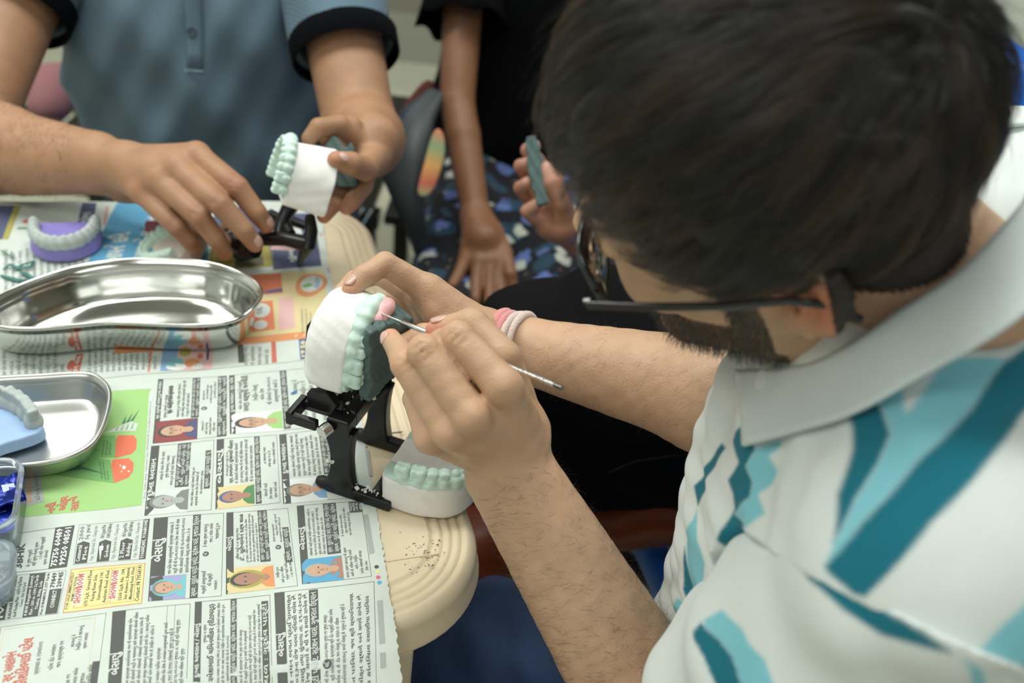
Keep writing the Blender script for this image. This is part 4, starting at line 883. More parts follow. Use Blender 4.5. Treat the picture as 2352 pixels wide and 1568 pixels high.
# far hand (palm seen, holds the cast)
C2 = at(1120, 782, .790)
iM = [at(985, 668, .765), at(885, 606, .752), at(835, 634, .742), at(806, 665, .737)]
mM = [at(975, 690, .785), at(868, 625, .790), at(815, 645, .787), at(785, 670, .780)]
rM = [at(985, 720, .800), at(900, 690, .815), at(865, 720, .815), at(880, 745, .80)]
lM = [at(1010, 750, .805), at(945, 765, .820), at(920, 800, .815), at(935, 810, .80)]
tM = [at(1100, 800, .775), at(1040, 772, .748), at(975, 776, .742), at(930, 790, .740)]
for J, r0 in ((iM, .0135), (mM, .013), (rM, .0125), (lM, .012)): F.cone(C2, J[0], .019, r0, .010)
F.cone(C2, W2, .021, .0225, .01).cone(W2, E2+(W2-E2)*.5, .0225, .032, .01)
finger(F, iM, (.0112, .0092, .0082, .0068)); finger(F, mM, (.0108, .0092, .0082, .0068)); finger(F, rM, (.0108, .009, .008, .0066)); finger(F, lM, (.0098, .0082, .0074, .0062))
F.cone(C2, tM[0], .019, .018, .01); F.cone(at(1080, 760, .772), at(1010, 720, .765), .016, .013, .012)
finger(F, tM, (.017, .0125, .0108, .0080), k=.003, webk=.008)
# skin creases on the near knuckles
for J, s_ in ((IM, .011), (MM, .011), (RM, .0105)):
    d = nrm(J[1]-J[0]); sd = nrm(np.cross(d, CF))
    for q in (-.004, 0, .004, .0075):
        c_ = J[1]+d*q*1.2-CF*s_*.985; F.cone(c_-sd*.0055, c_+sd*.0055, .0008, .0008, .0012, sub=True)
F.warp(lambda x, y, z: .00022*np.sin(x*310+2*np.sin(y*170))*np.sin(z*290+y*150))
bodyA = F.mesh('body'); del F
M['skinA'] = skin('skin_man', sr(196, 150, 116)); SKA = sr(197, 160, 130)
red = sr(205, 128, 98); beardc = sr(40, 31, 26)
sp_ = [(J[1], .016, sr(190, 132, 100), .6) for J in (IM, MM, RM)]+[(J[0], .018, sr(190, 136, 104), .5) for J in (IM, MM, RM, LM)]+[(J[3], .014, sr(222, 150, 128), .7) for J in (RM, iM, TM, tM)]
sp_ += [(eq(12, 5), .038, sr(206, 112, 80), .85), (at(1010, 705, .765), .03, sr(214, 150, 132), .25), (at(1000, 775, .69), .02, sr(214, 120, 105), .6)]
bo = link('body', bodyA, M['skinA'], manA); tone(bodyA, SKA, sp_)
v = verts(bodyA); rel = v-HC.astype(np.float32); fA, lA, uA = rel@hf, rel@hl, rel@hu
jaw = (uA < -.052-.25*(fA-.02).clip(0)) & (uA > -.135) & (fA > -.02) & (np.linalg.norm(rel, axis=1) < .16) & (np.abs(lA) < .085)
side = (fA > .006) & (fA < .032) & (uA < .03) & (uA > -.06) & (np.abs(lA) > .045)
mo = (fA > .085) & (uA < -.035) & (uA > -.09)
bm_ = (jaw | side | mo) & (fA > .0) & (np.linalg.norm(rel, axis=1) < .155)
ca_ = bodyA.color_attributes['tone']; buf = np.empty(len(v)*4, np.float32); ca_.data.foreach_get('color', buf); buf = buf.reshape(-1, 4)
wgt = bm_.astype(np.float32)*.8
buf[:, :3] = buf[:, :3]*(1-wgt[:, None])+np.array(beardc)*wgt[:, None]; 
scalp = (uA > .045) | ((fA < -.03) & (uA > -.028)); scalp &= (np.linalg.norm(rel, axis=1) < .128)
buf[scalp, :3] = beardc; ca_.data.foreach_set('color', buf.ravel())
# nails
nail(RM[3], RM[2], CU*.35-CF*.55-CR*.75, M['nail'], manA, r=.0074); nail(iM[3], iM[2], -CF*.7+CU*.6-CR*.4, M['nail'], manA, r=.0072); nail(TM[3], TM[2], CU*.9-CF*.35, M['nail'], manA, r=.0086, L=.013, Wn=.012)
# scalp hair: a shaped cap plus strands that follow the combing
M['hair'] = mat('hair', (.010, .008, .006), .5, spec=.5, noise=.4, nscale=30, bump=.6, bscale=220)
hr = bpy.data.materials.new('hair_strand'); hr.use_nodes = True; nt = hr.node_tree; pr_ = nt.nodes['Principled BSDF']; pr_.inputs['Base Color'].default_value = (.055, .042, .032, 1); pr_.inputs['Roughness'].default_value = .28; pr_.inputs['Specular IOR Level'].default_value = .7; hi_ = nt.nodes.new('ShaderNodeHairInfo'); cr_ = nt.nodes.new('ShaderNodeValToRGB'); cr_.color_ramp.elements[0].color = (.006, .005, .004, 1); cr_.color_ramp.elements[1].color = (.035, .024, .016, 1); cr_.color_ramp.elements.new(.8).color = (.017, .013, .010, 1); nt.links.new(hi_.outputs['Random'], cr_.inputs[0]); nt.links.new(cr_.outputs[0], pr_.inputs['Base Color']); M['strand'] = hr
M['strand_highlight'] = mat('hair_strand_highlight', (.075, .046, .028), .3, spec=.6)  # lighter brown clumps: the hair's lit streaks put into strand colour
HE_C = hd(-.005, 0, .052); HE_R = np.array([.104, .085, .093])
def hairline(f, l):           # lowest u with hair for a given f in the head frame
    al = np.abs(l)
    h = np.where(f > .028, .012+(f-.028)*1.25, np.where(f > -.025, .010, .010-(-.025-f)*1.25)); h = np.maximum(h, -.042+np.clip(.06-al, 0, 1)*.0); return np.where(f > .085, .085, h)
Fh = Field(HC-.17, HC+.19, .0018)
Fh.ell(HE_C, HE_R, HA, k=.0)
sl, g = Fh.win(Fh.lo, Fh.lo+Fh.h*(Fh.n-1), 0)
X, Y, Z = g[0]-HC[0], g[1]-HC[1], g[2]-HC[2]
f_ = X*hf[0]+Y*hf[1]+Z*hf[2]; l_ = X*hl[0]+Y*hl[1]+Z*hl[2]; u_ = X*hu[0]+Y*hu[1]+Z*hu[2]
d = Fh.a+.0030*np.sin(l_*260+f_*60)*np.sin(u_*90+1)+.0014*np.sin(l_*520-f_*150)
cut = (hairline(f_, l_)-u_)*.75
kk = .008; hh = np.clip(kk-np.abs(d-cut), 0, None)/kk; Fh.a = (np.maximum(d, cut)+hh*hh*kk*.25).astype(np.float32); del f_, l_, u_, d, cut, hh
hcap = link('hair', Fh.mesh('hair'), M['hair'], manA); hcap['label'] = 'short thick dark hair'
def comb(n, Lr, seed, steps=7, lift=.006, jit=.3, clump=0):
    r = np.random.default_rng(seed); d = r.normal(size=(n*4, 3)); d /= np.linalg.norm(d, axis=1)[:, None]; q = d*HE_R+np.array([-.005, 0, .052]); ok = (q[:, 2] > hairline(q[:, 0], q[:, 1])+.004); q = q[ok][:n]
    wh = np.array([-.080, .020, .118]); P = [q]; L = r.uniform(*Lr, size=len(q)); jn = r.normal(size=(len(q), 3))*jit
    if clump:
        ci = r.integers(0, clump, len(q)); cq = q[r.integers(0, len(q), clump)]; q = cq[ci]+(q-q.mean(0))*0+r.normal(size=q.shape)*.0022; bq = q-np.array([-.005, 0, .052]); bq /= np.sqrt(((bq/HE_R)**2).sum(1))[:, None]; q = bq+np.array([-.005, 0, .052]); P = [q]; cj = r.normal(size=(clump, 3)); jn = cj[ci]*.42+jn*.25; L = (r.uniform(.8, 1.2, clump))[ci]*L
    cur = q.copy()
    for s_ in range(steps-1):
        rel = cur-wh; rel[:, 0] += .02; fl = rel/np.linalg.norm(rel, axis=1)[:, None]; fl[:, 0] += .35; fl[:, 2] -= .25; fl = fl+jn*.55
        nn = (cur-np.array([-.005, 0, .052]))/HE_R**2; nn /= np.linalg.norm(nn, axis=1)[:, None]; fl = fl-nn*(fl*nn).sum(1)[:, None]; fl /= np.linalg.norm(fl, axis=1)[:, None]+1e-9
        cur = cur+fl*(L/(steps-1))[:, None]; b = cur-np.array([-.005, 0, .052]); rr_ = np.sqrt(((b/HE_R)**2).sum(1)); t = (s_+1)/(steps-1)
        b = b/rr_[:, None]*(1+lift/.09*(1.0*t-.35*t*t)*(1+.8*jn[:, 1]))[:, None]; cur = b+np.array([-.005, 0, .052]); P.append(cur.copy())
    P = np.stack(P, 1); return HC+P[..., :1]*hf+P[..., 1:2]*hl+P[..., 2:]*hu
strands('hair_strand', comb(26000, (.022, .046), 1, clump=1100), .00013, .00005, M['strand'], hcap)
strands('hair_strand', comb(5200, (.030, .050), 9, clump=170, lift=.009), .00013, .00005, M['strand_highlight'], hcap)
strands('hair_strand', comb(1200, (.022, .038), 5, lift=.012, jit=.8), .00008, .00003, M['strand'], hcap)
# beard and arm hair rooted on the body
nv = normals(bodyA); idx = np.nonzero(bm_ & (np.abs(lA) > .0))[0]; ch = RNG.choice(idx, 9000); root = v[ch]; nn = nv[ch]
dn = nn*.55-hu*.75+hf*.15+RNG.normal(size=nn.shape)*.35; dn /= np.linalg.norm(dn, axis=1)[:, None]; Lb = RNG.uniform(.004, .009, size=(len(ch), 1))
P = np.stack([root, root+dn*Lb*.5, root+dn*Lb+nn*0-hu*.0012], 1); strands('beard', P, .00010, .00004, M['strand'], manA)
def armhair(E_, W_, t0, t1, n, seed, body, v, nv, maxr=.06, par=None, r=.00006):
    ax = nrm(W_-E_); L = np.linalg.norm(W_-E_); rel = v-E_; t = rel@ax/L; rad = np.linalg.norm(rel-(rel@ax)[:, None]*ax, axis=1)
    idx = np.nonzero((t > t0) & (t < t1) & (rad < maxr))[0]; g = np.random.default_rng(seed); ch = g.choice(idx, n); root = v[ch]; nn = nv[ch]; sd = np.cross(nn, ax)
    dn = nn*.35+sd*.75+ax*.35+g.normal(size=nn.shape)*.35; dn /= np.linalg.norm(dn, axis=1)[:, None]; Lb = g.uniform(.005, .013, size=(n, 1))
    cv = g.normal(size=nn.shape)*.3; strands('arm_hair', np.stack([root, root+dn*Lb*.4, root+dn*Lb*.75+cv*Lb*.1, root+dn*Lb+cv*Lb*.25-nn*Lb*.1], 1), r, r*.4, M['strand'], par)
armhair(E1, W1, .0, .98, 2300, 2, bodyA, v, nv, par=manA); armhair(E2, W2, .2, .9, 500, 3, bodyA, v, nv, par=manA, r=.00005)
# eyebrows
idx = np.nonzero((uA > .014) & (uA < .030) & (fA > .066) & (fA < .12) & (np.abs(lA) > .014) & (np.abs(lA) < .052))[0]; ch = RNG.choice(idx, 900); dn = nv[ch]*.4+np.sign(lA[ch])[:, None]*hl*.7+hu*.3; dn /= np.linalg.norm(dn, axis=1)[:, None]
strands('eyebrow', np.stack([v[ch], v[ch]+dn*.003, v[ch]+dn*.007], 1), .0001, .00004, M['strand'], manA)
# ---- striped polo shirt
CW, CT, CB = sr(224, 231, 229), sr(12, 112, 132), sr(132, 202, 216)
def stripecol(s_, table):              # s_ in mm, table = [(edge, colour)...]
    out = np.tile(np.array(table[0][1]), (len(s_), 1))
    for e, c_ in table: w_ = np.clip((s_-e)/1.2+.5, 0, 1)[:, None]; out = out*(1-w_)+np.array(c_)*w_
    return out
M['polo'] = knit('striped_knit', CW, attr='stripe', sc=1100, st=.25)
Fs = Field((-.02, .20, .55), (.56, .80, 1.12), .0018)
ax1 = nrm(E1-S1); SMA = at(1730, 1234, .505); SMB = at(2200, 1502, .385); SMN = nrm(np.cross(SMB-SMA, CF)); SMN = SMN if SMN@ax1 > 0 else -SMN
Fs.cone(S1+ax1*.035, S1, .068, .066, .01).cone(S1+AZ*.0, NB-.075*AZ+LAT*.02, .066, .055, .02).cone(S2, NB-.075*AZ-LAT*.03, .062, .06, .03)
Fs.ell(CH+FAC*.0, (.160, .108, .19), (LAT, FAC, AZ), k=.03).ell(np.array([.30, .465, .66]), (.15, .105, .18), (LAT, FAC, AZ), k=.05)
Fs.cone(CH+FAC*.055+AZ*.05-LAT*.01, np.array([.185, .49, .62]), .05, .06, .04)
Fs.ell(NB+AZ*.035-FAC*.0, (.070, .070, .075), (LAT, FAC, nrm(HC-NB)), k=.01, sub=True)
def folds(x, y, z):
    s_ = x*LAT[0]+y*LAT[1]+z*LAT[2]; f2 = x*FAC[0]+y*FAC[1]
    fr = np.clip((f2-(CH@FAC)-.03)/.05, 0, 1)
    return fr*(.0018*np.sin(z*140+s_*70+2.2*np.sin(s_*33+z*20))+.0008*np.sin(z*230-s_*60+np.sin(z*50)))+.0016*np.sin(s_*60+z*45+1)
Fs.warp(folds); Fs.func(lambda x, y, z: -((x-SMA[0])*SMN[0]+(y-SMA[1])*SMN[1]+(z-SMA[2])*SMN[2]-.004), sub=True) if False else None
Fs.a = np.maximum(Fs.a, (lambda g: np.minimum((g[0]-SMA[0])*SMN[0]+(g[1]-SMA[1])*SMN[1]+(g[2]-SMA[2])*SMN[2]-.001, g[0]*LAT[0]+g[1]*LAT[1]+g[2]*LAT[2]-(S1+S2)@LAT/2-.135))(Fs.win(Fs.lo, Fs.lo+Fs.h*(Fs.n-1), 0)[1])).astype(np.float32)
ms = Fs.mesh('polo_shirt'); vs_ = verts(ms); s_ = ((vs_-(S1+S2)/2)@LAT)*1000
polo = link('polo_shirt', ms, M['polo'], manA)
from mathutils.bvhtree import BVHTree
def bvh_of(me):
    q_ = verts(me); return BVHTree.FromPolygons([Vector(a) for a in q_], [tuple(p_.vertices) for p_ in me.polygons])
def q4(x, y): return 1500+x/2.184, 850+y/2.184
PD = nrm(-CF*.8+AZ*.35+LAT*.1); PA = nrm(np.cross(PD, AZ)); PB_ = np.cross(PD, PA)      # cloth print laid on from the shoulder's own normal
def inpoly(P, Q):                      # signed distance-ish: >0 inside, mm
    n = len(Q); ins = np.zeros(len(P), bool); dm = np.full(len(P), 1e9)
    for i in range(n):
        a, b = Q[i], Q[(i+1) % n]; c_ = (a[1] > P[:, 1]) != (b[1] > P[:, 1])
        with np.errstate(divide='ignore', invalid='ignore'): xi = (b[0]-a[0])*(P[:, 1]-a[1])/(b[1]-a[1]+1e-12)+a[0]
        ins ^= c_ & (P[:, 0] < xi); ab = b-a; t = np.clip(((P-a)@ab)/(ab@ab+1e-9), 0, 1); dm = np.minimum(dm, np.linalg.norm(P-a-t[:, None]*ab, axis=1))
    return np.where(ins, dm, -dm)
def paint(me, polys, fallback):
    bv = bvh_of(me); v_ = verts(me); n_ = normals(me); col = np.tile(np.array(CW, np.float32), (len(v_), 1))
    for c_, pts in polys:
        D_ = nrm(-CF*.75+FAC*.6) if max(p_[0] for p_ in pts) < 660 else PD; a_ = nrm(np.cross(D_, AZ)); b_ = np.cross(D_, a_); uv = np.column_stack([v_@a_, v_@b_])*1000; fz = n_@D_
        Q = []; last = None
        for (x, y) in pts:
            x, y = q4(x, y); d_ = nrm(at(x, y, 1)-CAMP); r_ = bv.ray_cast(Vector(CAMP), Vector(d_))
            h_ = None if r_[0] is None else np.array(r_[0])
            if h_ is not None: last = (h_-CAMP)@CF
            Q.append((x, y, last))
        ld = next((q[2] for q in Q if q[2] is not None), .5); Q = [at(x, y, d if d is not None else ld) for x, y, d in Q]
        Q2 = np.array([[q@a_, q@b_] for q in Q])*1000; w_ = np.clip(inpoly(uv, Q2)/2.2+.5, 0, 1)*(fz > -.1); col = col*(1-w_[:, None])+np.array(c_)*w_[:, None]
    bk = (n_@PD) <= -.35; col[bk] = fallback[bk]; setattr_c(me, 'stripe', col)
BODYP = [(CT, [(975, 215), (1115, 140), (1160, 215), (1195, 320), (1130, 470), (1020, 640), (905, 870), (925, 620), (1000, 400), (1000, 300)]),
 (CB, [(1115, 130), (1250, 50), (1265, 215), (1300, 190), (1420, 10), (1480, -60), (1780, -60), (1725, 0), (1600, 190), (1330, 450), (1050, 760), (880, 990), (862, 985), (905, 870), (1020, 640), (1130, 470), (1195, 320), (1160, 215)]),
 (CT, [(1725, 0), (1780, -60), (2000, -200), (2000, 60), (1861, 210), (1700, 430), (1400, 760), (1060, 1140), (1000, 1120), (880, 1020), (862, 985), (1050, 760), (1330, 450), (1600, 190)]),
 (CB, [(1950, 1100), (1861, 1180), (1740, 1290), (1640, 1400), (1560, 1460), (1700, 1700), (2000, 1700)]), (CT, [(1950, 1400), (1861, 1480), (1780, 1590), (1800, 1700), (2000, 1700)]),
 (CT, [(505, 120), (522, 190), (500, 260), (480, 310), (515, 400), (465, 480), (500, 555), (485, 640), (410, 720), (460, 770), (370, 890), (320, 850), (410, 690), (400, 620), (375, 550), (430, 460), (400, 350), (460, 270), (490, 200)]),
 (CB, [(525, 390), (640, 345), (640, 380), (580, 430), (625, 510), (600, 570), (525, 620), (560, 720), (480, 775), (400, 870), (380, 890), (460, 770), (410, 720), (485, 640), (500, 555), (465, 480)]),
 (CT, [(345, 365), (290, 450), (205, 580), (225, 680), (300, 500), (365, 390)]), (CB, [(220, 690), (220, 850), (260, 970), (240, 1100), (290, 1190), (240, 1250), (180, 1010), (170, 860), (200, 750)]),
 (CT, [(160, 880), (180, 1010), (240, 1250), (225, 1270), (150, 1100)]), (CB, [(385, 1030), (385, 1130), (340, 1210), (250, 1250), (300, 1130), (310, 1090), (300, 1000)]), (CT, [(300, 1095), (360, 1065), (300, 1135)]), (CB, [(120, 1140), (220, 1260), (135, 1390), (110, 1300)])]
SLP = [(CT, [(655, 875), (860, 1005), (1060, 1150), (1350, 1310), (1500, 1420), (1400, 1400), (1150, 1330), (950, 1200), (780, 1050), (690, 930)]),
 (CB, [(255, 1250), (345, 1200), (450, 1300), (480, 1370), (560, 1450), (610, 1590), (640, 1700), (480, 1700), (440, 1568), (400, 1440), (330, 1350), (260, 1290)]),
 (CT, [(200, 1310), (240, 1265), (260, 1290), (330, 1350), (400, 1440), (440, 1568), (480, 1700), (350, 1700), (310, 1568), (255, 1440), (200, 1340)]), (CB, [(1560, 1450), (1640, 1490), (1760, 1700), (1640, 1700)])]
TABB = [(-400, CW), (-120, CT), (-104, CB), (-88, CW), (-50, CT), (-32, CW), (-12, CT), (2, CB), (16, CW), (62, CT), (84, CB), (103, CT), (138, CW), (182, CB), (205, CT)]
paint(ms, BODYP, stripecol(s_, TABB))
# sleeve of the near arm
Fs = Field((-.0, .18, .60), (.42, .56, 1.08), .002)
SE = S1+ax1*.205
Fs.cone(S1+LAT*.0-ax1*.03, S1+ax1*.10+LAT*.004, .0655, .078, .01).cone(S1+ax1*.10+LAT*.004, SE, .078, .080, .01)
Fs.box(SE+ax1*.06, (.12, .12, .062), (nrm(np.cross(ax1, AZ)), nrm(np.cross(ax1, np.cross(ax1, AZ))), ax1), .001, .001, sub=True)
Fs.cone(SE-ax1*.03, SE+ax1*.1, .071, .078, .002, sub=True)
def folds2(x, y, z):
    t = x*ax1[0]+y*ax1[1]+z*ax1[2]; s_ = x*CR[0]+y*CR[1]+z*CR[2]; return .0028*np.sin(t*95+s_*70+1)+.0016*np.sin(s_*130-t*60)
Fs.warp(folds2)
Fs.a = np.maximum(Fs.a, (lambda g: -((g[0]-SMA[0])*SMN[0]+(g[1]-SMA[1])*SMN[1]+(g[2]-SMA[2])*SMN[2]+.003))(Fs.win(Fs.lo, Fs.lo+Fs.h*(Fs.n-1), 0)[1])).astype(np.float32)
msl = Fs.mesh('sleeve'); sl_ = link('sleeve', msl, M['polo'], polo)
vv = verts(msl)-S1; ea = nrm(-CF-ax1*(-CF@ax1)); eb = np.cross(ax1, ea); ang = np.degrees(np.arctan2(vv@eb, vv@ea)); tt_ = vv@ax1*1000
TABS = [(-200, CW), (-150, CT), (-120, CW), (-62, CB), (-46, CT), (-34, CW), (30, CW), (44, CT), (60, CW), (100, CT), (120, CB), (140, CW)]
paint(msl, SLP, stripecol(ang, TABS))
# collar: folded band round the neck
top = [(1690, 850, .600), (1800, 846, .545), (1905, 818, .505), (2060, 718, .475), (2200, 628, .462), (2310, 515, .462), (2385, 420, .480), (2430, 340, .53), (2390, 305, .60), (2300, 318, .655), (2200, 360, .68)]
low = [(1706, 1024, .585), (1830, 990, .535), (1960, 950, .490), (2110, 868, .452), (2260, 785, .432), (2380, 700, .428), (2500, 590, .45), (2560, 400, .51), (2480, 300, .62), (2330, 285, .70), (2200, 320, .72)]
def ribbon(A_, B_, nu, nv_, name, matl, parent, bul=.004, thick=.0022, flip=False):
    def cr(P, t):
        P = np.array(P); m = len(P)-1; x = t*m; k = min(int(x), m-1); f = x-k; a, b, c, d = P[max(k-1, 0)], P[k], P[k+1], P[min(k+2, m)]
        return .5*((2*b)+(-a+c)*f+(2*a-5*b+4*c-d)*f*f+(-a+3*b-3*c+d)*f**3)
    vs = []
    for i in range(nu):
        a, b = cr(A_, i/(nu-1)), cr(B_, i/(nu-1)); nx = nrm(-CF)
        for j in range(nv_):
            t = j/(nv_-1); vs.append(a+(b-a)*t+nx*bul*math.sin(math.pi*t))
    fs = np.array([(i*nv_+j, (i+1)*nv_+j, (i+1)*nv_+j+1, i*nv_+j+1) for i in range(nu-1) for j in range(nv_-1)])
    o = link(name, mesh(name, vs, fs), matl, parent); so = o.modifiers.new('s', 'SOLIDIFY'); so.thickness = thick; so.offset = 0; return o
M['collar'] = knit('collar_rib', sr(212, 222, 222), sc=1500, st=.35)
bvp = bvh_of(ms)
def infront(x, y, d, g_):
    r_ = bvp.ray_cast(Vector(CAMP), Vector(nrm(at(x, y, 1)-CAMP))); h_ = 9 if r_[0] is None else (np.array(r_[0])-CAMP)@CF
    return at(x, y, min(d, h_-g_))
topw = [infront(x, y, d, .003) if x < 2250 else at(x, y, d) for x, y, d in top]; loww = [infront(x, y, d-.008, .008) for x, y, d in low]
ribbon(topw, loww, 60, 12, 'collar', M['collar'], polo)
inn = [NB+(q-NB)*.93-AZ*.035 for q in topw]; ribbon(topw, inn, 60, 6, 'collar_stand', M['collar'], polo, bul=0)
ribbon([at(1680, 852, .66), at(1715, 858, .645)], [at(1686, 884, .655), at(1712, 905, .635)], 6, 5, 'collar', M['collar'], polo)
m = MB(); m.lathe(at(1712, 934, .600), FAC*.8+AZ*.4-CF*.3, [(.0046, 0), (.0052, .0006), (.0050, .0016), (.0042, .0018), (.0036, .0012)], 20); m.build('button', mat('button', sr(60, 150, 165), .3), polo, smooth=True)
# seam of the armhole
# jeans
M['denim'] = knit('denim', sr(34, 56, 92), sc=1500, rough=.85, st=.4)
Fj = Field((-.24, .22, .10), (.50, .84, .74), .004)
PEL = np.array([.31, .46, .545])
for q in (.09, -.09):
    h_ = PEL+LAT*q; kn = np.array([-.075, .47+(.10 if q < 0 else -.08), .545]); Fj.cone(h_, kn, .088, .066, .02); Fj.cone(kn, kn-AZ*.30+FAC*.02, .064, .056, .02)
Fj.ell(PEL, (.17, .12, .10), (LAT, FAC, AZ), k=.03)
Fj.warp(lambda x, y, z: .003*np.sin(x*70+y*40)*np.sin(y*90)+.002*np.sin(x*150+z*80))
link('jeans', Fj.mesh('jeans'), M['denim'], manA)
for q in (.09, -.09):
    h_ = PEL+LAT*q; kn = np.array([-.095, .47+(.10 if q < 0 else -.08), .545]); Ff = Field((kn[0]-.25, kn[1]-.12, 0), (kn[0]+.1, kn[1]+.2, .30), .005); Ff.cone(kn-AZ*.27, kn-AZ*.46, .045, .036, .02)
    Ff.ell((kn[0], kn[1], .045), (.14, .045, .045), (FAC, LAT, AZ), k=.02).func(lambda x, y, z: .002-z, sub=True); link('shoe', Ff.mesh('shoe'), M['rubber'], manA)
# ================================================================== glasses
gl = empty('glasses', hd(.08, 0, .005), 'black framed glasses on the face of the person in the striped polo', 'glasses')
M['frame'] = mat('glasses_frame', (.008, .009, .010), .18, coat=.5); M['lens'] = mat('lens', (.95, .97, .97), .02, trans=1, ior=1.2)
for s_ in (1, -1):
    MB().tube([hd(.094, .074*s_, .003), hd(.06, .079*s_, .005), hd(.02, .083*s_, .007), hd(-.012, .084*s_, .010), hd(-.030, .082*s_, .0), hd(-.040, .080*s_, -.018)], [.0020, .0021, .0020, .0019, .0022, .0022], 10, flat=1.4, upv=hu).build('temple', M['frame'], gl, smooth=True)
    rim = [hd(.100+.006*math.cos(a)*0-.0009*abs(math.cos(a)*.0)-(.010 if math.cos(a) > 0 else -.002)*abs(math.cos(a))**2, (.036+.029*math.cos(a))*s_, -.008+.021*math.sin(a)) for a in np.linspace(0, 2*math.pi, 33)]
    MB().tube(rim, .0017, 8, cap=False, flat=1.3).build('rim', M['frame'], gl, smooth=True)
    c_ = hd(.100, .036*s_, -.008); vs = rim[:-1]+[c_+hf*.002]; l_ = link('lens', mesh('lens', vs, [(i, (i+1) % 32, 32) for i in range(32)]), M['lens'], gl); l_.modifiers.new('s', 'SOLIDIFY').thickness = .0018
    MB().box(hd(.094, .072*s_, .003), HA, (.0022, .0012, .0020), bev=.0005).build('hinge', M['dark_metal'], gl)
    MB().tube([hd(.101, .010*s_, -.004), hd(.094, .011*s_, -.008), hd(.090, .012*s_, -.012)], [.0008, .0008, .0018], 8).build('nose_pad', M['chrome'], gl, smooth=True)
MB().tube([hd(.102, -.008, .0), hd(.106, 0, .003), hd(.102, .008, .0)], .0015, 8).build('bridge', M['frame'], gl, smooth=True)
# ================================================================== probe
M['probe'] = mat('probe_metal', (.75, .75, .74), .22, 1.0, bump=.2, bscale=900)
tp = at(876, 720, .724); te = at(1291, 891, .628); dv = te-tp; pb = empty('wax_probe', at(1010, 776, .694), 'thin shiny metal hand instrument held by the person with glasses, touching the green block', 'dental instrument')
MB().tube([tp, tp+dv*.13], [.0007, .0011], 10).build('tip', M['probe'], pb, smooth=True)
MB().tube([tp+dv*.125, tp+dv*.13, tp+dv*.29, tp+dv*.295], [.0012, .0018, .0019, .0015], 12).build('shank', M['probe'], pb, smooth=True)
m = MB(); m.tube([tp+dv*t for t in np.linspace(.295, .34, 10)], [.0019 if i % 2 else .0013 for i in range(10)], 12); m.build('collar_rings', M['probe'], pb)
m = MB(); n_ = 120; m.tube([tp+dv*t for t in np.linspace(.34, .965, n_)], [.0019 if i % 2 else .00172 for i in range(n_)], 10); m.build('knurled_handle', M['probe'], pb)
MB().tube([tp+dv*.965, tp+dv], [.0016, .0016], 10).build('end', M['dark_metal'], pb, smooth=True)
# ================================================================== wrist band
wb = empty('wrist_band', W2, 'pink and white terry wrist band on the wrist of the person with glasses', 'wrist band')
axw = nrm(E2-W2); M['terry_pink'] = mat('terry_pink', sr(228, 150, 150), .95, bump=.9, bscale=900, sheen=.5); M['terry_white'] = mat('terry_white', sr(228, 205, 196), .95, bump=.9, bscale=900, sheen=.5)
ea2 = nrm(np.cross(axw, AZ)); eb2 = np.cross(axw, ea2)
fq = np.empty(len(bodyA.loops), np.int32); bodyA.loops.foreach_get('vertex_index', fq); fq = fq.reshape(-1, 4); nearv = np.linalg.norm(v-W2.astype(np.float32), axis=1) < .07; fq = fq[nearv[fq].all(1)]
ids, inv = np.unique(fq, return_inverse=True); bwr = BVHTree.FromPolygons([Vector(q) for q in v[ids]], [tuple(q) for q in inv.reshape(-1, 4)])
def onwrist(c, d, g_):
    r_ = bwr.ray_cast(Vector(c+d*.055), Vector(-d)); rr_ = .026 if r_[0] is None else min(.055-r_[3], .040); return c+d*(max(rr_, .020)+g_)
for (o_, tl, mt, nm) in ((-.012, .35, M['terry_pink'], 'strand_pink'), (-.005, .30, M['terry_white'], 'strand_white')):
    for k_ in range(2):
        pts = [onwrist(W2+axw*(o_-.002+.004*k_+tl*.014*math.sin(a+.6)), ea2*math.cos(a)+eb2*math.sin(a), .0016) for a in np.linspace(0, 2*math.pi, 41)]
        MB().tube(pts, .0036, 8, cap=False).build('band_strand', mt, wb, smooth=True)
# ================================================================== person in the blue polo across the table
manB = empty('person', (-.45, 1.25, 0), 'person in a slate blue polo shirt with black cuffs sitting across the table', 'person')
SR_, SL_ = at(120, -190, 1.24), at(738, -170, 1.27); ER, EL = at(-95, 330, 1.13), at(832, 318, 1.20); WR, WL = at(222, 368, 1.06), at(856, 322, 1.075)
NK = (SR_+SL_)/2+np.array([0, .02, .09]); BX = nrm(SL_-SR_); BX = nrm(BX*[1, 1, 0]); BY = np.array([BX[1], -BX[0], 0])   # BY: towards the table
CB_ = (SR_+SL_)/2+np.array([0, 0, -.14])+BY*.0; PB = (SR_+SL_)/2-BY*.02; PB = np.array([PB[0]+.03, PB[1], .58])
F = Field((-.95, .78, .45), (.05, 1.55, 1.42), .0026)
F.cone(SR_, NK-AZ*.05, .055, .055, .03).cone(SL_, NK-AZ*.05, .055, .055, .03).ell(CB_, (.155, .10, .2), (BX, BY, AZ), k=.03).cone(CB_, PB, .10, .12, .04)
F.cone(NK-AZ*.04, NK+AZ*.06+BY*.03, .055, .052, .02)
HB = NK+AZ*.15+BY*.055; hbf = nrm(BY*.75-AZ*.6); hbu = nrm(AZ-hbf*(hbf@AZ)); hbl = np.cross(hbu, hbf)
def hb(f, l, u): return HB+hbf*f+hbl*l+hbu*u
F.ell(hb(-.01, 0, .045), (.095, .075, .085), (hbf, hbl, hbu), k=.01).ell(hb(.04, 0, -.02), (.05, .058, .08), (hbf, hbl, hbu), k=.02)
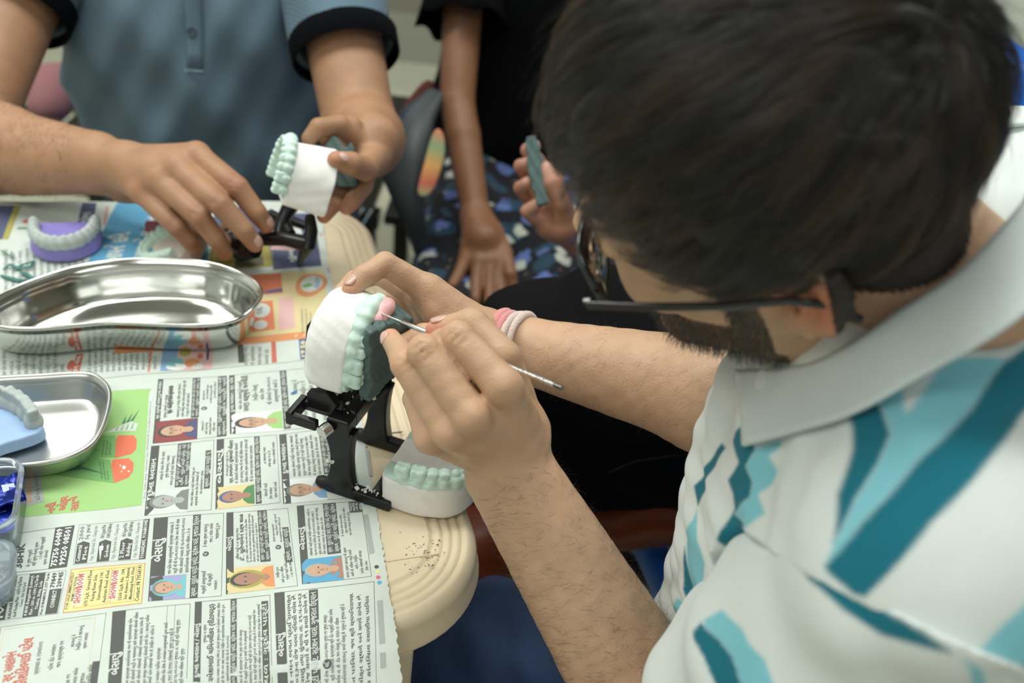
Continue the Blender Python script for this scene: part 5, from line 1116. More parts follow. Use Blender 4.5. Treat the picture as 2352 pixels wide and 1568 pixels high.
F.cone(hb(.0, .05, -.06), hb(.07, .015, -.1), .018, .016, .015).cone(hb(.0, -.05, -.06), hb(.07, -.015, -.1), .018, .016, .015).cone(hb(.088, 0, .01), hb(.108, 0, -.025), .007, .010, .006)
for s_ in (1, -1): F.ell(hb(-.01, .078*s_, .0), (.014, .006, .028), (hbf, hbl, hbu), k=.004)
for s_ in (1, -1): F.ell(hb(.096, .031*s_, .006), (.010, .015, .010), (hbf, hbl, hbu), k=.006, sub=True).ell(hb(.080, .031*s_, .005), (.0125,)*3, k=.002)
F.cone(hb(.090, -.014, -.062), hb(.090, .014, -.062), .006, .006, .003)
arm(F, SR_, ER, WR, (.05, .046, .047, .0295)); arm(F, SL_, EL, WL, (.052, .043, .042, .026))
sd_ = nrm(np.cross(nrm(WR-ER), AZ))
F.cone(WR-CU*.010, ER+(WR-ER)*.5-CU*.008, .0265, .040, .01)
# his hand over the black frame: back of the hand up, four fingers fanned
hI = [at(452, 358, 1.022), at(545, 430, .998), at(590, 488, 1.006), at(612, 517, 1.018)]
hM = [at(408, 386, 1.012), at(507, 470, .985), at(560, 528, .992), at(586, 561, 1.004)]
hR = [at(366, 414, 1.012), at(458, 498, .990), at(497, 548, 1.000), at(518, 582, 1.018)]
hL = [at(326, 440, 1.022), at(408, 523, 1.005), at(434, 552, 1.012), at(448, 568, 1.024)]
hT = [at(285, 425, 1.07), at(385, 452, 1.075), at(470, 520, 1.06), at(515, 560, 1.045)]
CP = at(290, 385, 1.045)
for J, r0 in ((hI, .0145), (hM, .0145), (hR, .014), (hL, .013)): F.cone(CP, J[0], .022, r0, .012); F.ell(J[0]+CU*.002-CF*.003, (.0105,)*3, k=.006)
F.cone(CP, WR, .023, .027, .01)
for J, r in ((hI, (.0135, .0115, .0100, .0085)), (hM, (.0135, .0115, .0100, .0085)), (hR, (.013, .011, .0095, .0080)), (hL, (.012, .0098, .0085, .0075))): finger(F, J, r)
F.cone(WR, hT[0], .022, .019, .01); finger(F, hT, (.018, .0135, .0120, .0092), k=.003)
# his other hand holding the small cast and a green block
gI = [at(828, 330, 1.055), at(780, 288, 1.030), at(732, 292, 1.012), at(710, 318, 1.012)]
gM = [at(838, 345, 1.065), at(808, 290, 1.045), at(765, 292, 1.030), at(742, 318, 1.028)]
gT = [at(858, 362, 1.060), at(840, 386, 1.012), at(806, 376, .985), at(772, 367, .972)]
gR = [at(845, 375, 1.065), at(834, 428, 1.035), at(810, 462, 1.022), at(796, 477, 1.020)]
gL = [at(838, 392, 1.078), at(800, 425, 1.045), at(770, 465, 1.030), at(744, 497, 1.028)]
for J, r0 in ((gI, .0125), (gM, .0125), (gR, .012), (gL, .012)): F.cone(WL, J[0], .022, r0, .012)
for J, r in ((gI, (.0125, .0105, .0095, .0080)), (gM, (.0125, .0105, .0095, .0080)), (gR, (.012, .010, .0092, .0078)), (gL, (.0115, .0098, .0088, .0076))): finger(F, J, r)
F.cone(WL, gT[0], .020, .018, .01); finger(F, gT, (.017, .013, .0115, .009), k=.003)
for J, s_ in ((hI, .0118), (hM, .0118), (hR, .0112), (hL, .0098)):
    d = nrm(J[1]-J[0]); sd = nrm(np.cross(d, CF))
    for q in (-.004, 0, .004): c_ = J[1]+d*q*1.2-CF*s_*.96; F.cone(c_-sd*.006, c_+sd*.006, .0012, .0012, .0016, sub=True)
bodyB = F.mesh('body'); del F
M['skinB'] = skin('skin_second', sr(168, 127, 97)); link('body', bodyB, M['skinB'], manB)
tone(bodyB, sr(168, 127, 97), [(J[1], .026, sr(140, 92, 70), .8) for J in (hI, hM, hR, hL)]+[(J[0], .022, sr(196, 140, 104), .5) for J in (hI, hM, hR, hL)]+[(J[3], .016, sr(214, 140, 118), .6) for J in (hI, hM, gL, gR, gT)])
for J in (hI, hM): nail(J[3], J[2], CU*.6-CF*.75, M['nail'], manB, r=.0084, L=.012, Wn=.011)
nail(gT[3], gT[2], CU*.2-CF*.8-CR*.3, M['nail'], manB, r=.009, L=.012, Wn=.011)
vB, nB = verts(bodyB), normals(bodyB); armhair(ER, WR, .1, .98, 1500, 6, bodyB, vB, nB, maxr=.07, par=manB, r=.00008)
# hair cap
Fh = Field(HB-.17, HB+.17, .004); Fh.ell(hb(-.012, 0, .05), (.107, .086, .095), (hbf, hbl, hbu), k=0)
sl, g = Fh.win(Fh.lo, Fh.lo+Fh.h*(Fh.n-1), 0); X, Y, Z = g[0]-HB[0], g[1]-HB[1], g[2]-HB[2]
f_ = X*hbf[0]+Y*hbf[1]+Z*hbf[2]; l_ = X*hbl[0]+Y*hbl[1]+Z*hbl[2]; u_ = X*hbu[0]+Y*hbu[1]+Z*hbu[2]; Fh.a = np.maximum(Fh.a, hairline(f_, l_)-u_).astype(np.float32)
link('hair', Fh.mesh('hair'), M['hair'], manB)
# polo shirt
def poloB_mat():
    m = knit('slate_knit', sr(92, 122, 142), sc=700, st=.4); nt = m.node_tree; N, L = nt.nodes, nt.links; p_ = N['Principled BSDF']
    tc = N.new('ShaderNodeTexCoord'); mp = N.new('ShaderNodeMapping'); mp.inputs['Rotation'].default_value = (0, 0, 0); mp.inputs['Scale'].default_value = (1, 1, 1); L.new(tc.outputs['Object'], mp.inputs[0])
    wv = N.new('ShaderNodeTexWave'); wv.wave_type = 'BANDS'; wv.bands_direction = 'DIAGONAL'; wv.inputs['Scale'].default_value = 85; wv.inputs['Distortion'].default_value = 1.5; wv.inputs['Detail'].default_value = 2; wv.inputs['Detail Scale'].default_value = 6; L.new(mp.outputs[0], wv.inputs[0])
    rp = N.new('ShaderNodeMix'); rp.data_type = 'RGBA'; rp.inputs[6].default_value = (*sr(86, 110, 126), 1); rp.inputs[7].default_value = (*sr(104, 129, 144), 1); L.new(wv.outputs[1], rp.inputs[0]); L.new(rp.outputs[2], p_.inputs['Base Color']); return m
M['slate'] = poloB_mat(); M['cuff'] = mat('cuff_knit', sr(5, 8, 13), .95, spec=.12, bump=.3, bscale=900)
Fs = Field((-.90, 1.0, .50), (.0, 1.55, 1.22), .0034)
Fs.cone(SR_, NK-AZ*.07, .066, .07, .03).cone(SL_, NK-AZ*.07, .066, .07, .03).ell(CB_, (.175, .122, .21), (BX, BY, AZ), k=.04).cone(CB_, PB, .115, .125, .06).ell(CB_-AZ*.14-BX*.0, (.160, .115, .2), (BX, BY, AZ), k=.05)
Fs.cone(NK-AZ*.01, NK+AZ*.05, .062, .07, .004, sub=True)
def foldB(x, y, z):
    a = x*BX[0]+y*BX[1]; return .0045*np.sin(a*34-z*30+1.2*np.sin(z*14))*np.clip((.95-z)/.2, 0, 1)+.0035*np.sin(a*52+z*44+2)+.0016*np.sin(a*110-z*60)
Fs.warp(foldB); po = link('polo_shirt', Fs.mesh('polo_shirt'), M['slate'], manB)
for (S_, E_, nm, t1) in ((SR_, ER, 'sleeve', .40), (SL_, EL, 'sleeve', .58)):
    ax = nrm(E_-S_); Ln = np.linalg.norm(E_-S_)*t1; EE = S_+ax*Ln; o1 = nrm(np.cross(ax, AZ)); o2 = np.cross(ax, o1)
    Fs = Field(np.minimum(S_, EE)-.12, np.maximum(S_, EE)+.12, .003)
    Fs.cone(S_, EE, .068, .064, .01).box(EE+ax*.06, (.12, .12, .060), (o1, o2, ax), .001, .001, sub=True).cone(EE-ax*.03, EE+ax*.1, .056, .058, .002, sub=True)
    Fs.warp(lambda x, y, z: .003*np.sin(x*60+z*50)); link('sleeve', Fs.mesh('sleeve'), M['slate'], po)
    # cuff ring: a short open tube
    m = MB(); n = 40; pr = [(.0660, -.012), (.0675, -.010), (.0665, .016), (.0650, .018), (.0620, .016), (.0620, -.012)]
    vs = [EE+ax*z_+(o1*math.cos(6.28318*q/n)+o2*math.sin(6.28318*q/n))*r_ for r_, z_ in pr for q in range(n)]
    fs = [(i*n+q, i*n+(q+1) % n, ((i+1) % 6)*n+(q+1) % n, ((i+1) % 6)*n+q) for i in range(6) for q in range(n)]
    m.add(vs, fs); m.build('cuff', M['cuff'], po, smooth=True)
# placket with a button
bB = bvh_of(po.data)
def hitB(x, y): d_ = nrm(at(x, y, 1)-CAMP); r_ = bB.ray_cast(Vector(CAMP), Vector(d_)); return np.array(r_[0]), np.array(r_[1])
pl = [hitB(425+x_*.16, y_) for y_, x_ in ((-40, 0), (0, 0), (40, 8), (80, 18), (120, 28), (160, 36))]
pr2 = [hitB(462+x_*.16, y_) for y_, x_ in ((-40, 0), (0, 0), (40, 8), (80, 18), (120, 28), (160, 36))]
vs = []; 
for (a, na), (b, nb) in zip(pl, pr2):
    for t in (0, .33, .66, 1): vs.append(a+(b-a)*t+na*.0028)
fs = [(i*4+j, (i+1)*4+j, (i+1)*4+j+1, i*4+j+1) for i in range(5) for j in range(3)]
o = link('placket', mesh('placket', vs, fs), M['slate'], po); o.modifiers.new('s', 'SOLIDIFY').thickness = .0025
bp, bn = hitB(441, 72); MB().lathe(bp+bn*.004, bn, [(.0055, 0), (.0062, .0008), (.006, .002), (.0045, .0022), (.004, .0014)], 20).build('button', mat('button_slate', sr(70, 88, 100), .4), po, smooth=True)
bp, bn = hitB(446, 162); MB().box(bp+bn*.0035, (BX, np.cross(bn, BX), bn), (.011, .0012, .0006)).build('stitching', mat('stitch', sr(120, 150, 160), .7), po)
M['trouser'] = knit('dark_trousers', sr(24, 34, 48), sc=900)
Fj = Field((-.85, .75, .05), (-.05, 1.45, .75), .006)
for q in (-.1, .1): h_ = PB-AZ*.04+BX*q; kn = h_+BY*.36+BX*q*.4; Fj.cone(h_, kn, .085, .062, .02).cone(kn, kn-AZ*.42, .058, .045, .02)
Fj.ell(PB, (.165, .12, .09), (BX, BY, AZ), k=.03); link('trousers', Fj.mesh('trousers'), M['trouser'], manB)
# ================================================================== small cast, putty and second articulator
c2 = empty('small_dental_cast', (0, 0, 0), 'white plastered dental cast with mint teeth held up by the person in the blue polo', 'dental cast')
zz_ = nrm(-CR*.90+CU*.20-CF*.42); xx_ = CU*.85+CR*.3-CF*.35; xx_ = nrm(xx_-zz_*(xx_@zz_)); yy_ = np.cross(zz_, xx_); frame(c2, at(752, 425, 1.0), xx_, yy_, zz_)
mount('plaster_base', c2, 0, 42, 37, 33, 33, 27, back=-26, seed=9, h=.0012)
stone('stone_arch', None, c2, 38, 49, Ln=36, Wd=28.5, back=-22, seed=10, h=.0010)
c2.children[-1].scale = (.9, .9, 1)
p2_ = empty('putty_block', (0, 0, 0), 'grey green putty block with a jagged top pinched behind the white cast across the table', 'putty')
Fp = Field((-.03, -.012, -.035), (.03, .012, .035), .0009)
Fp.func(lambda x, y, z: np.maximum(np.maximum(np.abs(x+.1*z)-.021+.001*np.sin(z*400), np.abs(y)-.0055-.0006*np.sin(x*500+z*300)), np.maximum(z-.020-.006*np.cos(x*260)*(x > -.02), -z-.026)))
link('putty_slab', Fp.mesh('putty_slab'), M['putty'], p2_, world=False); frame(p2_, at(768, 372, 1.022), nrm(CR), nrm(-CF), nrm(CU))
a2 = empty('articulator', at(640, 540, 1.05), 'second black plastic articulator held above the far newspaper by the person in blue', 'articulator')
def tb2(name, pts, r, mt=None, flat=1): return MB().tube([at(*q) for q in pts], r, 12, flat=flat).build(name, mt or M['black'], a2, smooth=True)
tb2('side_rail', [(545, 566, 1.035), (600, 548, 1.030), (655, 548, 1.025), (706, 560, 1.020)], [.0085, .0075, .0075, .0085])
tb2('foot', [(712, 498, 1.030), (716, 530, 1.022), (708, 560, 1.02), (694, 590, 1.05), (688, 606, 1.068)], [.0055, .0065, .0085, .0045, .003])
tb2('side_rail', [(612, 500, 1.10), (650, 500, 1.09), (705, 520, 1.075)], [.005, .006, .005])
tb2('crossbar', [(668, 472, 1.045), (652, 500, 1.045), (640, 548, 1.035)], [.009, .0075, .008])
tb2('side_rail', [(620, 492, 1.06), (650, 510, 1.05), (668, 540, 1.03)], [.006, .007, .006])
tb2('hinge_block', [(528, 556, 1.06), (560, 572, 1.05), (588, 574, 1.04)], [.012, .014, .009])
for x_ in (522, 534, 546): tb2('knurl_ridge', [(x_, 548, 1.048), (x_+6, 574, 1.05)], .0035)
tb2('stop_screw', [(500, 535, 1.07), (520, 520, 1.06), (532, 512, 1.055)], [.006, .006, .004], M['chrome'])
c3 = empty('small_lower_cast', (0, 0, 0), 'cream plaster dental cast with a mint edge lying under the fingers by the kidney dish', 'dental cast')
z3 = nrm(AZ*.85-TU*.5); x3 = nrm(-TU*.8+TV*.3); x3 = nrm(x3-z3*(x3@z3)); y3 = np.cross(z3, x3); frame(c3, at(432, 590, 1.072)-AZ*.002, x3, y3, z3)
M['cream'] = mat('cream_plaster', sr(222, 210, 198), .8, bump=.2, bscale=300)
mount('plaster_base', c3, 0, 24, 32, 29, 34, 30, back=-22, matl=M['cream'], seed=12, h=.0014); stone('stone_arch', None, c3, 20, 28, Ln=33, Wd=29, back=-20, seed=13, h=.0012)
r3 = empty('red_plate', at(352, 540, 1.09), 'dark pink base plate edge showing beside the mint cast under the little finger', 'plate')
MB().box(at(352, 540, 1.10), (CR, CU, CF), (.009, .016, .004), bev=.003).build('plate', mat('base_plate', sr(150, 80, 92), .4), r3, bevel=.001)
# ================================================================== person in the black dress
womC = empty('person', (.0, 1.45, 0), 'person in a black top and dark flowered skirt sitting beside the table', 'person')
SC1, SC2 = at(1075, -200, 1.60), at(1420, -160, 1.72); EC1 = at(1050, 235, 1.57); WC1 = at(1094, 500, 1.52)
F = Field((-.32, .80, .40), (.45, 1.95, 1.32), .003)
F.cone(SC1, SC2, .045, .045, .02).cone((SC1+SC2)/2, (SC1+SC2)/2*[1, 1, 0]+[0, 0, .52], .10, .12, .03)
NC = (SC1+SC2)/2+AZ*.06; F.cone(NC-AZ*.04, NC+AZ*.07, .045, .045, .02); HCc = NC+AZ*.17+np.array([-.02, -.03, 0])
F.ell(HCc, (.075, .09, .11), k=.01).cone(HCc+np.array([0, -.085, .0]), HCc+np.array([0, -.10, -.03]), .006, .009, .006)
arm(F, SC1, EC1, WC1, (.036, .0275, .0275, .0210), k=.004)
wI = [at(1156, 592, 1.47), at(1150, 640, 1.455), at(1150, 688, 1.44), at(1148, 722, 1.44)]
wM = [at(1128, 600, 1.465), at(1124, 650, 1.45), at(1124, 695, 1.435), at(1124, 732, 1.435)]
wR = [at(1100, 600, 1.465), at(1094, 645, 1.45), at(1092, 685, 1.435), at(1090, 718, 1.435)]
wL = [at(1072, 592, 1.475), at(1054, 630, 1.46), at(1040, 655, 1.445), at(1032, 678, 1.445)]
wT = [at(1130, 530, 1.50), at(1160, 580, 1.475), at(1172, 630, 1.45), at(1182, 678, 1.45)]
for J in (wI, wM, wR, wL): F.cone(WC1, J[0], .020, .0125, .01); finger(F, J, (.0120, .0092, .0082, .0070), k=.001)
F.cone(at(1112, 550, 1.48), WC1, .026, .021, .01); F.cone(WC1, wT[0], .018, .016, .01); finger(F, wT, (.016, .0115, .0100, .0080), k=.002)
# raised hand with a green block
EC2 = at(1480, 640, 1.38); WC2 = at(1335, 545, 1.24); arm(F, SC2, EC2, WC2, (.04, .032, .03, .0225))
kP = at(1275, 505, 1.225)
k1 = [at(1262, 470, 1.235), at(1215, 455, 1.232), at(1196, 432, 1.218), at(1212, 420, 1.20)]
k2 = [at(1268, 440, 1.235), at(1215, 405, 1.232), at(1196, 382, 1.218), at(1215, 374, 1.20)]
k3 = [at(1272, 415, 1.235), at(1230, 365, 1.232), at(1212, 345, 1.22), at(1228, 335, 1.205)]
k4 = [at(1262, 492, 1.225), at(1228, 498, 1.212), at(1212, 485, 1.205), at(1232, 470, 1.195)]
k5 = [at(1300, 525, 1.205), at(1292, 470, 1.185), at(1268, 420, 1.180), at(1256, 385, 1.182)]
for J in (k1, k2, k3, k4): F.cone(kP, J[0], .020, .013, .01); finger(F, J, (.0120, .0100, .0090, .0078), k=.0015)
F.cone(WC2, kP, .023, .024, .01); F.cone(kP, k5[0], .02, .018, .01); finger(F, k5, (.0165, .012, .0105, .0085), k=.002)
bodyC = F.mesh('body'); del F; M['skinC'] = skin('skin_third', sr(136, 94, 66)); link('body', bodyC, M['skinC'], womC)
vC = verts(bodyC); tone(bodyC, sr(136, 94, 66), [(kP, .07, sr(205, 150, 128), .9)]+[(J[3], .03, sr(214, 166, 146), .9) for J in (k1, k2, k3, k4, k5)]+[(J[2], .025, sr(200, 145, 122), .8) for J in (k1, k2, k3, k4, k5)])
M['blackcloth'] = mat('black_cloth', sr(7, 8, 10), .95, spec=.12, bump=.3, bscale=500)
Fs = Field((-.30, 1.10, .45), (.45, 1.98, 1.20), .005)
mC = (SC1+SC2)/2
Fs.cone(SC1+AZ*.005, mC, .058, .08, .03).cone(mC, SC2+AZ*.005, .08, .058, .03).ell(mC-AZ*.18, (.165, .12, .24), k=.03).ell(mC*[1, 1, 0]+[0, -.02, .56], (.18, .15, .17), k=.05)
Fs.warp(lambda x, y, z: .004*np.sin(x*60+z*8)*np.sin(z*12+1)+.003*np.sin(x*120))
link('top', Fs.mesh('top'), M['blackcloth'], womC)
# flared sleeve
ax = nrm(EC1-SC1); o1 = nrm(np.cross(ax, AZ)); o2 = np.cross(ax, o1); n = 56; rows = [(-.01, .05), (.05, .052), (.10, .056), (.15, .064), (.185, .072)]; vs = []
for k_, (t_, r_) in enumerate(rows):
    for q in range(n): a = 6.28318*q/n; rr_ = r_*(1+.05*k_*math.sin(a*7)*.35); vs.append(SC1+ax*(t_+.006*k_*.25*math.sin(a*7+1))+(o1*math.cos(a)+o2*math.sin(a))*rr_)
fs = [(i*n+q, i*n+(q+1) % n, (i+1)*n+(q+1) % n, (i+1)*n+q) for i in range(len(rows)-1) for q in range(n)]
o = link('sleeve', mesh('sleeve', vs, fs), M['blackcloth'], womC); o.modifiers.new('s', 'SOLIDIFY').thickness = .002
ax = nrm(EC2-SC2); Fs = Field(np.minimum(SC2, EC2)-.1, np.maximum(SC2, EC2)+.1, .005); Fs.cone(SC2, SC2+(EC2-SC2)*.75, .055, .05, .01); link('sleeve', Fs.mesh('sleeve'), M['blackcloth'], womC)
# flowered skirt
def floral():
    m = knit('flowered_cloth', sr(20, 24, 34), sc=600, st=.2); nt = m.node_tree; N, L = nt.nodes, nt.links; p_ = N['Principled BSDF']; tc = N.new('ShaderNodeTexCoord')
    nz = N.new('ShaderNodeTexNoise'); nz.inputs['Scale'].default_value = 60; L.new(tc.outputs['Object'], nz.inputs[0]); sc_ = N.new('ShaderNodeVectorMath'); sc_.operation = 'SCALE'; sc_.inputs['Scale'].default_value = .022; L.new(nz.outputs[1], sc_.inputs[0]); ad = N.new('ShaderNodeVectorMath'); L.new(tc.outputs['Object'], ad.inputs[0]); L.new(sc_.outputs[0], ad.inputs[1])
    prev = None; base = (*sr(16, 19, 28), 1)
    for i, (scl, th, colr) in enumerate(((24, .46, sr(34, 66, 84)), (23, .40, sr(92, 112, 170)), (24, .33, sr(186, 190, 178)), (50, .2, sr(120, 96, 76)))):
        mp = N.new('ShaderNodeMapping'); mp.inputs['Location'].default_value = (i*.37, i*.71, i*.13); L.new(ad.outputs[0], mp.inputs[0])
        vo = N.new('ShaderNodeTexVoronoi'); vo.inputs['Scale'].default_value = scl; L.new(mp.outputs[0], vo.inputs['Vector'])
        lt = N.new('ShaderNodeMapRange'); lt.inputs[1].default_value = th; lt.inputs[2].default_value = th-.05; L.new(vo.outputs['Distance'], lt.inputs[0])
        sp2 = N.new('ShaderNodeSeparateColor'); L.new(vo.outputs['Color'], sp2.inputs[0]); gt = N.new('ShaderNodeMath'); gt.operation = 'GREATER_THAN'; gt.inputs[1].default_value = (.1, .45, .4, .5)[i]; L.new(sp2.outputs[0], gt.inputs[0])
        ml = N.new('ShaderNodeMath'); ml.operation = 'MULTIPLY'; L.new(lt.outputs[0], ml.inputs[0]); L.new(gt.outputs[0], ml.inputs[1])
        mx = N.new('ShaderNodeMix'); mx.data_type = 'RGBA'; mx.inputs[7].default_value = (*colr, 1); L.new(ml.outputs[0], mx.inputs[0])
        if prev is None: mx.inputs[6].default_value = base
        else: L.new(prev, mx.inputs[6])
        prev = mx.outputs[2]
    L.new(prev, p_.inputs['Base Color']); return m
M['floral'] = floral()
Fs = Field((-.30, .85, .05), (.40, 1.80, .68), .006)
hipC = mC*[1, 1, 0]+[0, 0, .475]
kL_, kR_ = at(1030, 690, 1.42)*[1, 1, 0]+[0, 0, .445], at(1260, 740, 1.40)*[1, 1, 0]+[0, 0, .445]
Fs.cone(hipC+[-.07, 0, 0], kL_, .10, .068, .03).cone(hipC+[.08, 0, 0], kR_, .10, .068, .03).cone((hipC+kL_)/2, (hipC+kR_)/2, .07, .07, .04).cone(kL_, kL_-AZ*.36, .066, .075, .03).cone(kR_, kR_-AZ*.36, .066, .075, .03).cone(kL_-AZ*.1, kR_-AZ*.1, .06, .06, .04)
Fs.warp(lambda x, y, z: .004*np.sin(x*55+y*20)*np.sin(y*25)+.003*np.sin(x*95))
link('skirt', Fs.mesh('skirt'), M['floral'], womC)
Fh = Field(HCc-.18, HCc+.18, .005); Fh.ell(HCc+np.array([0, .015, .01]), (.088, .10, .12), k=0).ell(HCc+np.array([0, -.10, -.03]), (.06, .05, .085), k=.01, sub=True).cone(HCc+np.array([0, .07, -.02]), HCc+np.array([0, .09, -.17]), .05, .03, .02); link('hair', Fh.mesh('hair'), M['hair'], womC)
p3_ = empty('putty_block', (0, 0, 0), 'dark green putty slab held upright in the raised hand of the person in black', 'putty')
Fp = Field((-.03, -.014, -.05), (.03, .014, .05), .001)
Fp.func(lambda x, y, z: np.maximum(np.maximum(np.abs(x+.18*z)-.0105+.004*np.abs(z)/.04+.0009*np.sin(z*380), np.abs(y)-.008-.0007*np.sin(x*500+z*300)), np.abs(z)-.042+.25*np.abs(x)))
link('putty_slab', Fp.mesh('putty_slab'), M['putty'], p3_, world=False); frame(p3_, at(1233, 393, 1.185), nrm(CR), nrm(-CF), nrm(CU))
# ================================================================== chairs, bags and cloths around the table
M['blue'] = mat('blue_leatherette', sr(20, 102, 204), .35, bump=.1, bscale=300, coat=.1); M['stitch'] = mat('white_stitch', sr(190, 210, 225), .6)
M['greyplastic'] = mat('dark_grey_plastic', sr(58, 66, 68), .45)
def pad(name, c, half, ax, m, parent, rad=.03, bulge=.0, h=.005):
    F = Field(np.asarray(c)-np.linalg.norm(half)*1.05-.01, np.asarray(c)+np.linalg.norm(half)*1.05+.01, h); F.box(c, half, ax, rad, .0); return link(name, F.mesh(name), m, parent)
def chair(loc, rz, label, seat_z=.47, group='blue leatherette chairs around the table', arms=True, back=True, bw=.22, bh=.25, sw=.23, bm=None):
    ca, sa = math.cos(rz), math.sin(rz); X = np.array([ca, sa, 0]); Y = np.array([-sa, ca, 0]); L0 = np.array([loc[0], loc[1], 0])   # X: the way the sitter faces
    t = empty('office_chair', L0, label, 'chair', group); P = lambda a, b, c: L0+X*a+Y*b+AZ*c
    pad('seat', P(0, 0, seat_z-.035), (.22, sw, .035), (X, Y, AZ), M['blue'], t)
    st = MB()
    for k in range(2):
        for i in range(-11, 12): st.box(P(.20-.016*k, i*.017, seat_z+.0005), (X, Y, AZ), (.0012, .0055, .0012))
        for i in range(-11, 12): st.box(P(i*.017, .205-.016*k, seat_z+.0005), (X, Y, AZ), (.0055, .0012, .0012))
    tag(st.build('stitching', M['stitch'], t), kind='stuff')
    if back:
        b = nrm(AZ*.97-X*.22); n_ = np.cross(Y, b); pad('backrest', P(-.25, 0, seat_z+.07+bh), (.03, bw, bh), (n_, Y, b), bm or M['blue'], t, rad=.028)
        MB().box(P(-.24, 0, seat_z+.0), (X, Y, AZ), (.012, .03, .10), bev=.005).build('back_bracket', M['black'], t)
    if arms:
        for s_ in (1, -1): MB().tube([P(.12, .25*s_, seat_z-.04), P(.13, .27*s_, seat_z+.10), P(.12, .27*s_, seat_z+.19), P(.0, .27*s_, seat_z+.21), P(-.12, .27*s_, seat_z+.19), P(-.20, .25*s_, seat_z+.08)], .018, 12, flat=.6).build('armrest', M['greyplastic'], t, smooth=True)
    MB().tube([P(0, 0, seat_z-.07), P(0, 0, .10)], .025, 16).build('gas_column', M['chrome'], t, smooth=True)
    for k in range(5):
        a = k*2*math.pi/5; d = X*math.cos(a)+Y*math.sin(a); lg = MB().tube([P(0, 0, .11), P(0, 0, .09)+d*.14, P(0, 0, .07)+d*.28], [.022, .017, .012], 10).build('leg', M['black'], t, smooth=True)
        MB().lathe(P(0, 0, .028)+d*.28-np.cross(d, AZ)*.012, np.cross(d, AZ), [(.02, 0), (.027, .003), (.027, .021), (.02, .024)], 20).build('castor', M['black'], lg, smooth=True)
    return t
chair((.44, .45), math.pi-.08, 'blue leatherette office chair carrying the bearded person in glasses', .44, arms=False)
chair((.345, .985), math.pi+.30, 'blue leatherette chair with white stitching in front of the black bag', .49, arms=False, bh=.195)
chair((PB[0]-.05, PB[1]+.02), -math.pi/2-.1, 'blue leatherette office chair carrying the person in the blue polo', .47, arms=False, bw=.19, bh=.20, sw=.17)
cC = chair((hipC[0]+.03, hipC[1]-.02), -math.pi/2, 'blue leatherette office chair with a dark grey back under the person in the flowered skirt', .40, bm=M['greyplastic'], bw=.19, bh=.20, sw=.18, arms=False)
MB().tube([at(1000, 215, 1.56), at(962, 262, 1.53), at(936, 335, 1.51), at(928, 410, 1.50), at(940, 470, 1.50), at(958, 530, 1.51), at(975, 590, 1.56)], [.016, .028, .034, .032, .022, .016, .014], 16, flat=.55).build('armrest', M['greyplastic'], cC, smooth=True)
# black bag and brown bag
M['bag'] = mat('black_bag', sr(8, 9, 10), .9, spec=.15, bump=.4, bscale=120)
bg = empty('black_bag', at(1440, 1000, 1.02), 'large soft black bag lying on the chair behind the forearm', 'bag'); bc = at(1455, 930, 1.02)
F = Field(bc-.28, bc+.28, .005); F.box(bc, (.155, .085, .10), (nrm(CR+AZ*.05), np.cross(AZ, nrm(CR)), AZ), .06, .0).ell(bc+np.array([-.03, .02, .03]), (.13, .09, .10), k=.04).warp(lambda x, y, z: .005*np.sin(x*40+z*30)*np.sin(y*50)+.003*np.sin(z*90+x*30)); link('bag_body', F.mesh('bag_body'), M['bag'], bg)
MB().tube([at(1400, 1085, .93), at(1460, 1060, .925), at(1540, 1048, .93), at(1640, 1040, .94)], .0015, 8).build('seam', M['bag'], bg, smooth=True)
MB().tube([at(1345, 640, 1.12), at(1300, 700, 1.12), at(1290, 760, 1.10), at(1300, 820, 1.06)], .022, 12, flat=.3).build('strap', M['greyplastic'], bg, smooth=True)
M['tan'] = mat('tan_leather', sr(128, 56, 20), .4, bump=.2, bscale=150)
tb_ = empty('brown_bag', at(1400, 1180, 1.06), 'orange brown leather bag squashed between the black bag and the blue seat', 'bag')
F = Field(at(1350, 1200, 1.1)-.30, at(1350, 1200, 1.1)+.32, .005); F.chain([at(1110, 1275, 1.12), at(1330, 1200, 1.09), at(1640, 1150, 1.04)], [.055, .032, .048], .03).warp(lambda x, y, z: .003*np.sin(x*60)*np.sin(z*80)); link('bag_body', F.mesh('bag_body'), M['tan'], tb_)
# black slatted bench beyond the table
bn = empty('slatted_bench', (-.675, 1.9, 0), 'black slatted low bench beyond the far edge of the table', 'bench')
for i in range(8):
    x0 = -1.02+i*.115; MB().box((x0, 1.90, .40), (np.array([1, 0, 0]), np.array([0, 1, 0]), AZ), (.045, .29, .010), bev=.004).build('slat', M['black'], bn)
for y in (1.66, 2.14): MB().box((-.675, y, .375), np.eye(3), (.40, .02, .015), bev=.004).build('rail', M['black'], bn)
for x in (-1.05, -.30):
    for y in (1.66, 2.14): MB().box((x, y, .18), np.eye(3), (.018, .018, .18), bev=.004).build('leg', M['black'], bn)
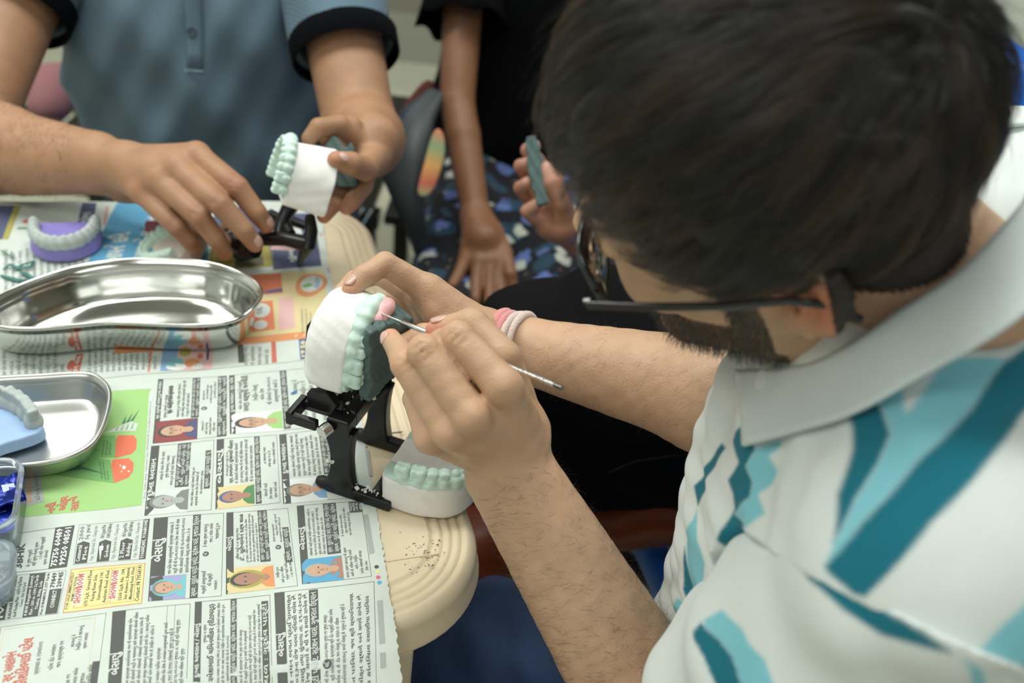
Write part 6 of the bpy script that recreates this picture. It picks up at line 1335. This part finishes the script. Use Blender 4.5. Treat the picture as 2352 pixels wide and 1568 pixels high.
# chair back with armrest beside the dress, with cloths over it
def sheetp(name, grid, m, parent, th, sub=2):
    a, b = len(grid), len(grid[0]); vs = [at(*q) if not hasattr(q, 'shape') else q for r_ in grid for q in r_]; fs = [(i*b+j, (i+1)*b+j, (i+1)*b+j+1, i*b+j+1) for i in range(a-1) for j in range(b-1)]
    o = link(name, mesh(name, vs, fs), m, parent); s_ = o.modifiers.new('s', 'SOLIDIFY'); s_.thickness = th; q_ = o.modifiers.new('u', 'SUBSURF'); q_.levels = q_.render_levels = sub; return o
M['stripecloth'] = mat('striped_cloth', (.8, .5, .3), .85, attr='stripe')
o = sheetp('cloth_fold', [[(1003, 285, 1.470), (1022, 300, 1.480)], [(985, 330, 1.465), (1028, 345, 1.480)], [(975, 375, 1.460), (1018, 385, 1.475)], [(962, 420, 1.450), (1005, 425, 1.470)], [(958, 452, 1.450), (985, 455, 1.460)]], M['stripecloth'], None, .006, 3)
tag(o, 'orange, green and yellow striped cloth hanging beside the bare arm', 'cloth'); me = o.data
cl = [sr(222, 140, 104), sr(150, 176, 130), sr(224, 170, 100), sr(210, 112, 88), sr(180, 188, 130)]; setattr_c(me, 'stripe', np.array([cl[i//2] for i in range(10)]))
o = sheetp('scarf', [[(985, 172, 1.580), (1008, 190, 1.580)], [(955, 205, 1.560), (990, 225, 1.580)], [(925, 245, 1.540), (960, 275, 1.560)], [(905, 290, 1.520), (935, 320, 1.540)], [(905, 350, 1.500), (925, 380, 1.520)]], mat('maroon_cloth', sr(88, 40, 32), .85, bump=.3), None, .010, 3)
tag(o, 'dark maroon scarf draped over the dark armrest', 'scarf')
o = sheetp('cushion', [[(60, 130, 1.52), (130, 120, 1.55), (190, 130, 1.58)], [(50, 190, 1.50), (120, 185, 1.50), (190, 190, 1.56)], [(40, 250, 1.48), (110, 262, 1.48), (190, 270, 1.54)]], mat('mauve_cloth', sr(140, 96, 98), .9, bump=.5, bscale=60), None, .05, 3)
tag(o, 'mauve cloth cushion between the bare arm and the blue polo', 'cushion')
# pale cabinet at the back right
cb = empty('low_cabinet', (1.55, 3.3, 0), 'pale low cabinet against the back wall behind the dark hair', 'cabinet')
MB().box((1.6, 3.30, .62), np.eye(3), (.75, .22, .30), bev=.01).build('body', mat('cabinet_white', sr(224, 232, 222), .4), cb, bevel=.002)
MB().box((1.6, 3.30, .16), np.eye(3), (.72, .20, .16), bev=.01).build('plinth', mat('cabinet_grey', sr(160, 166, 156), .5), cb)
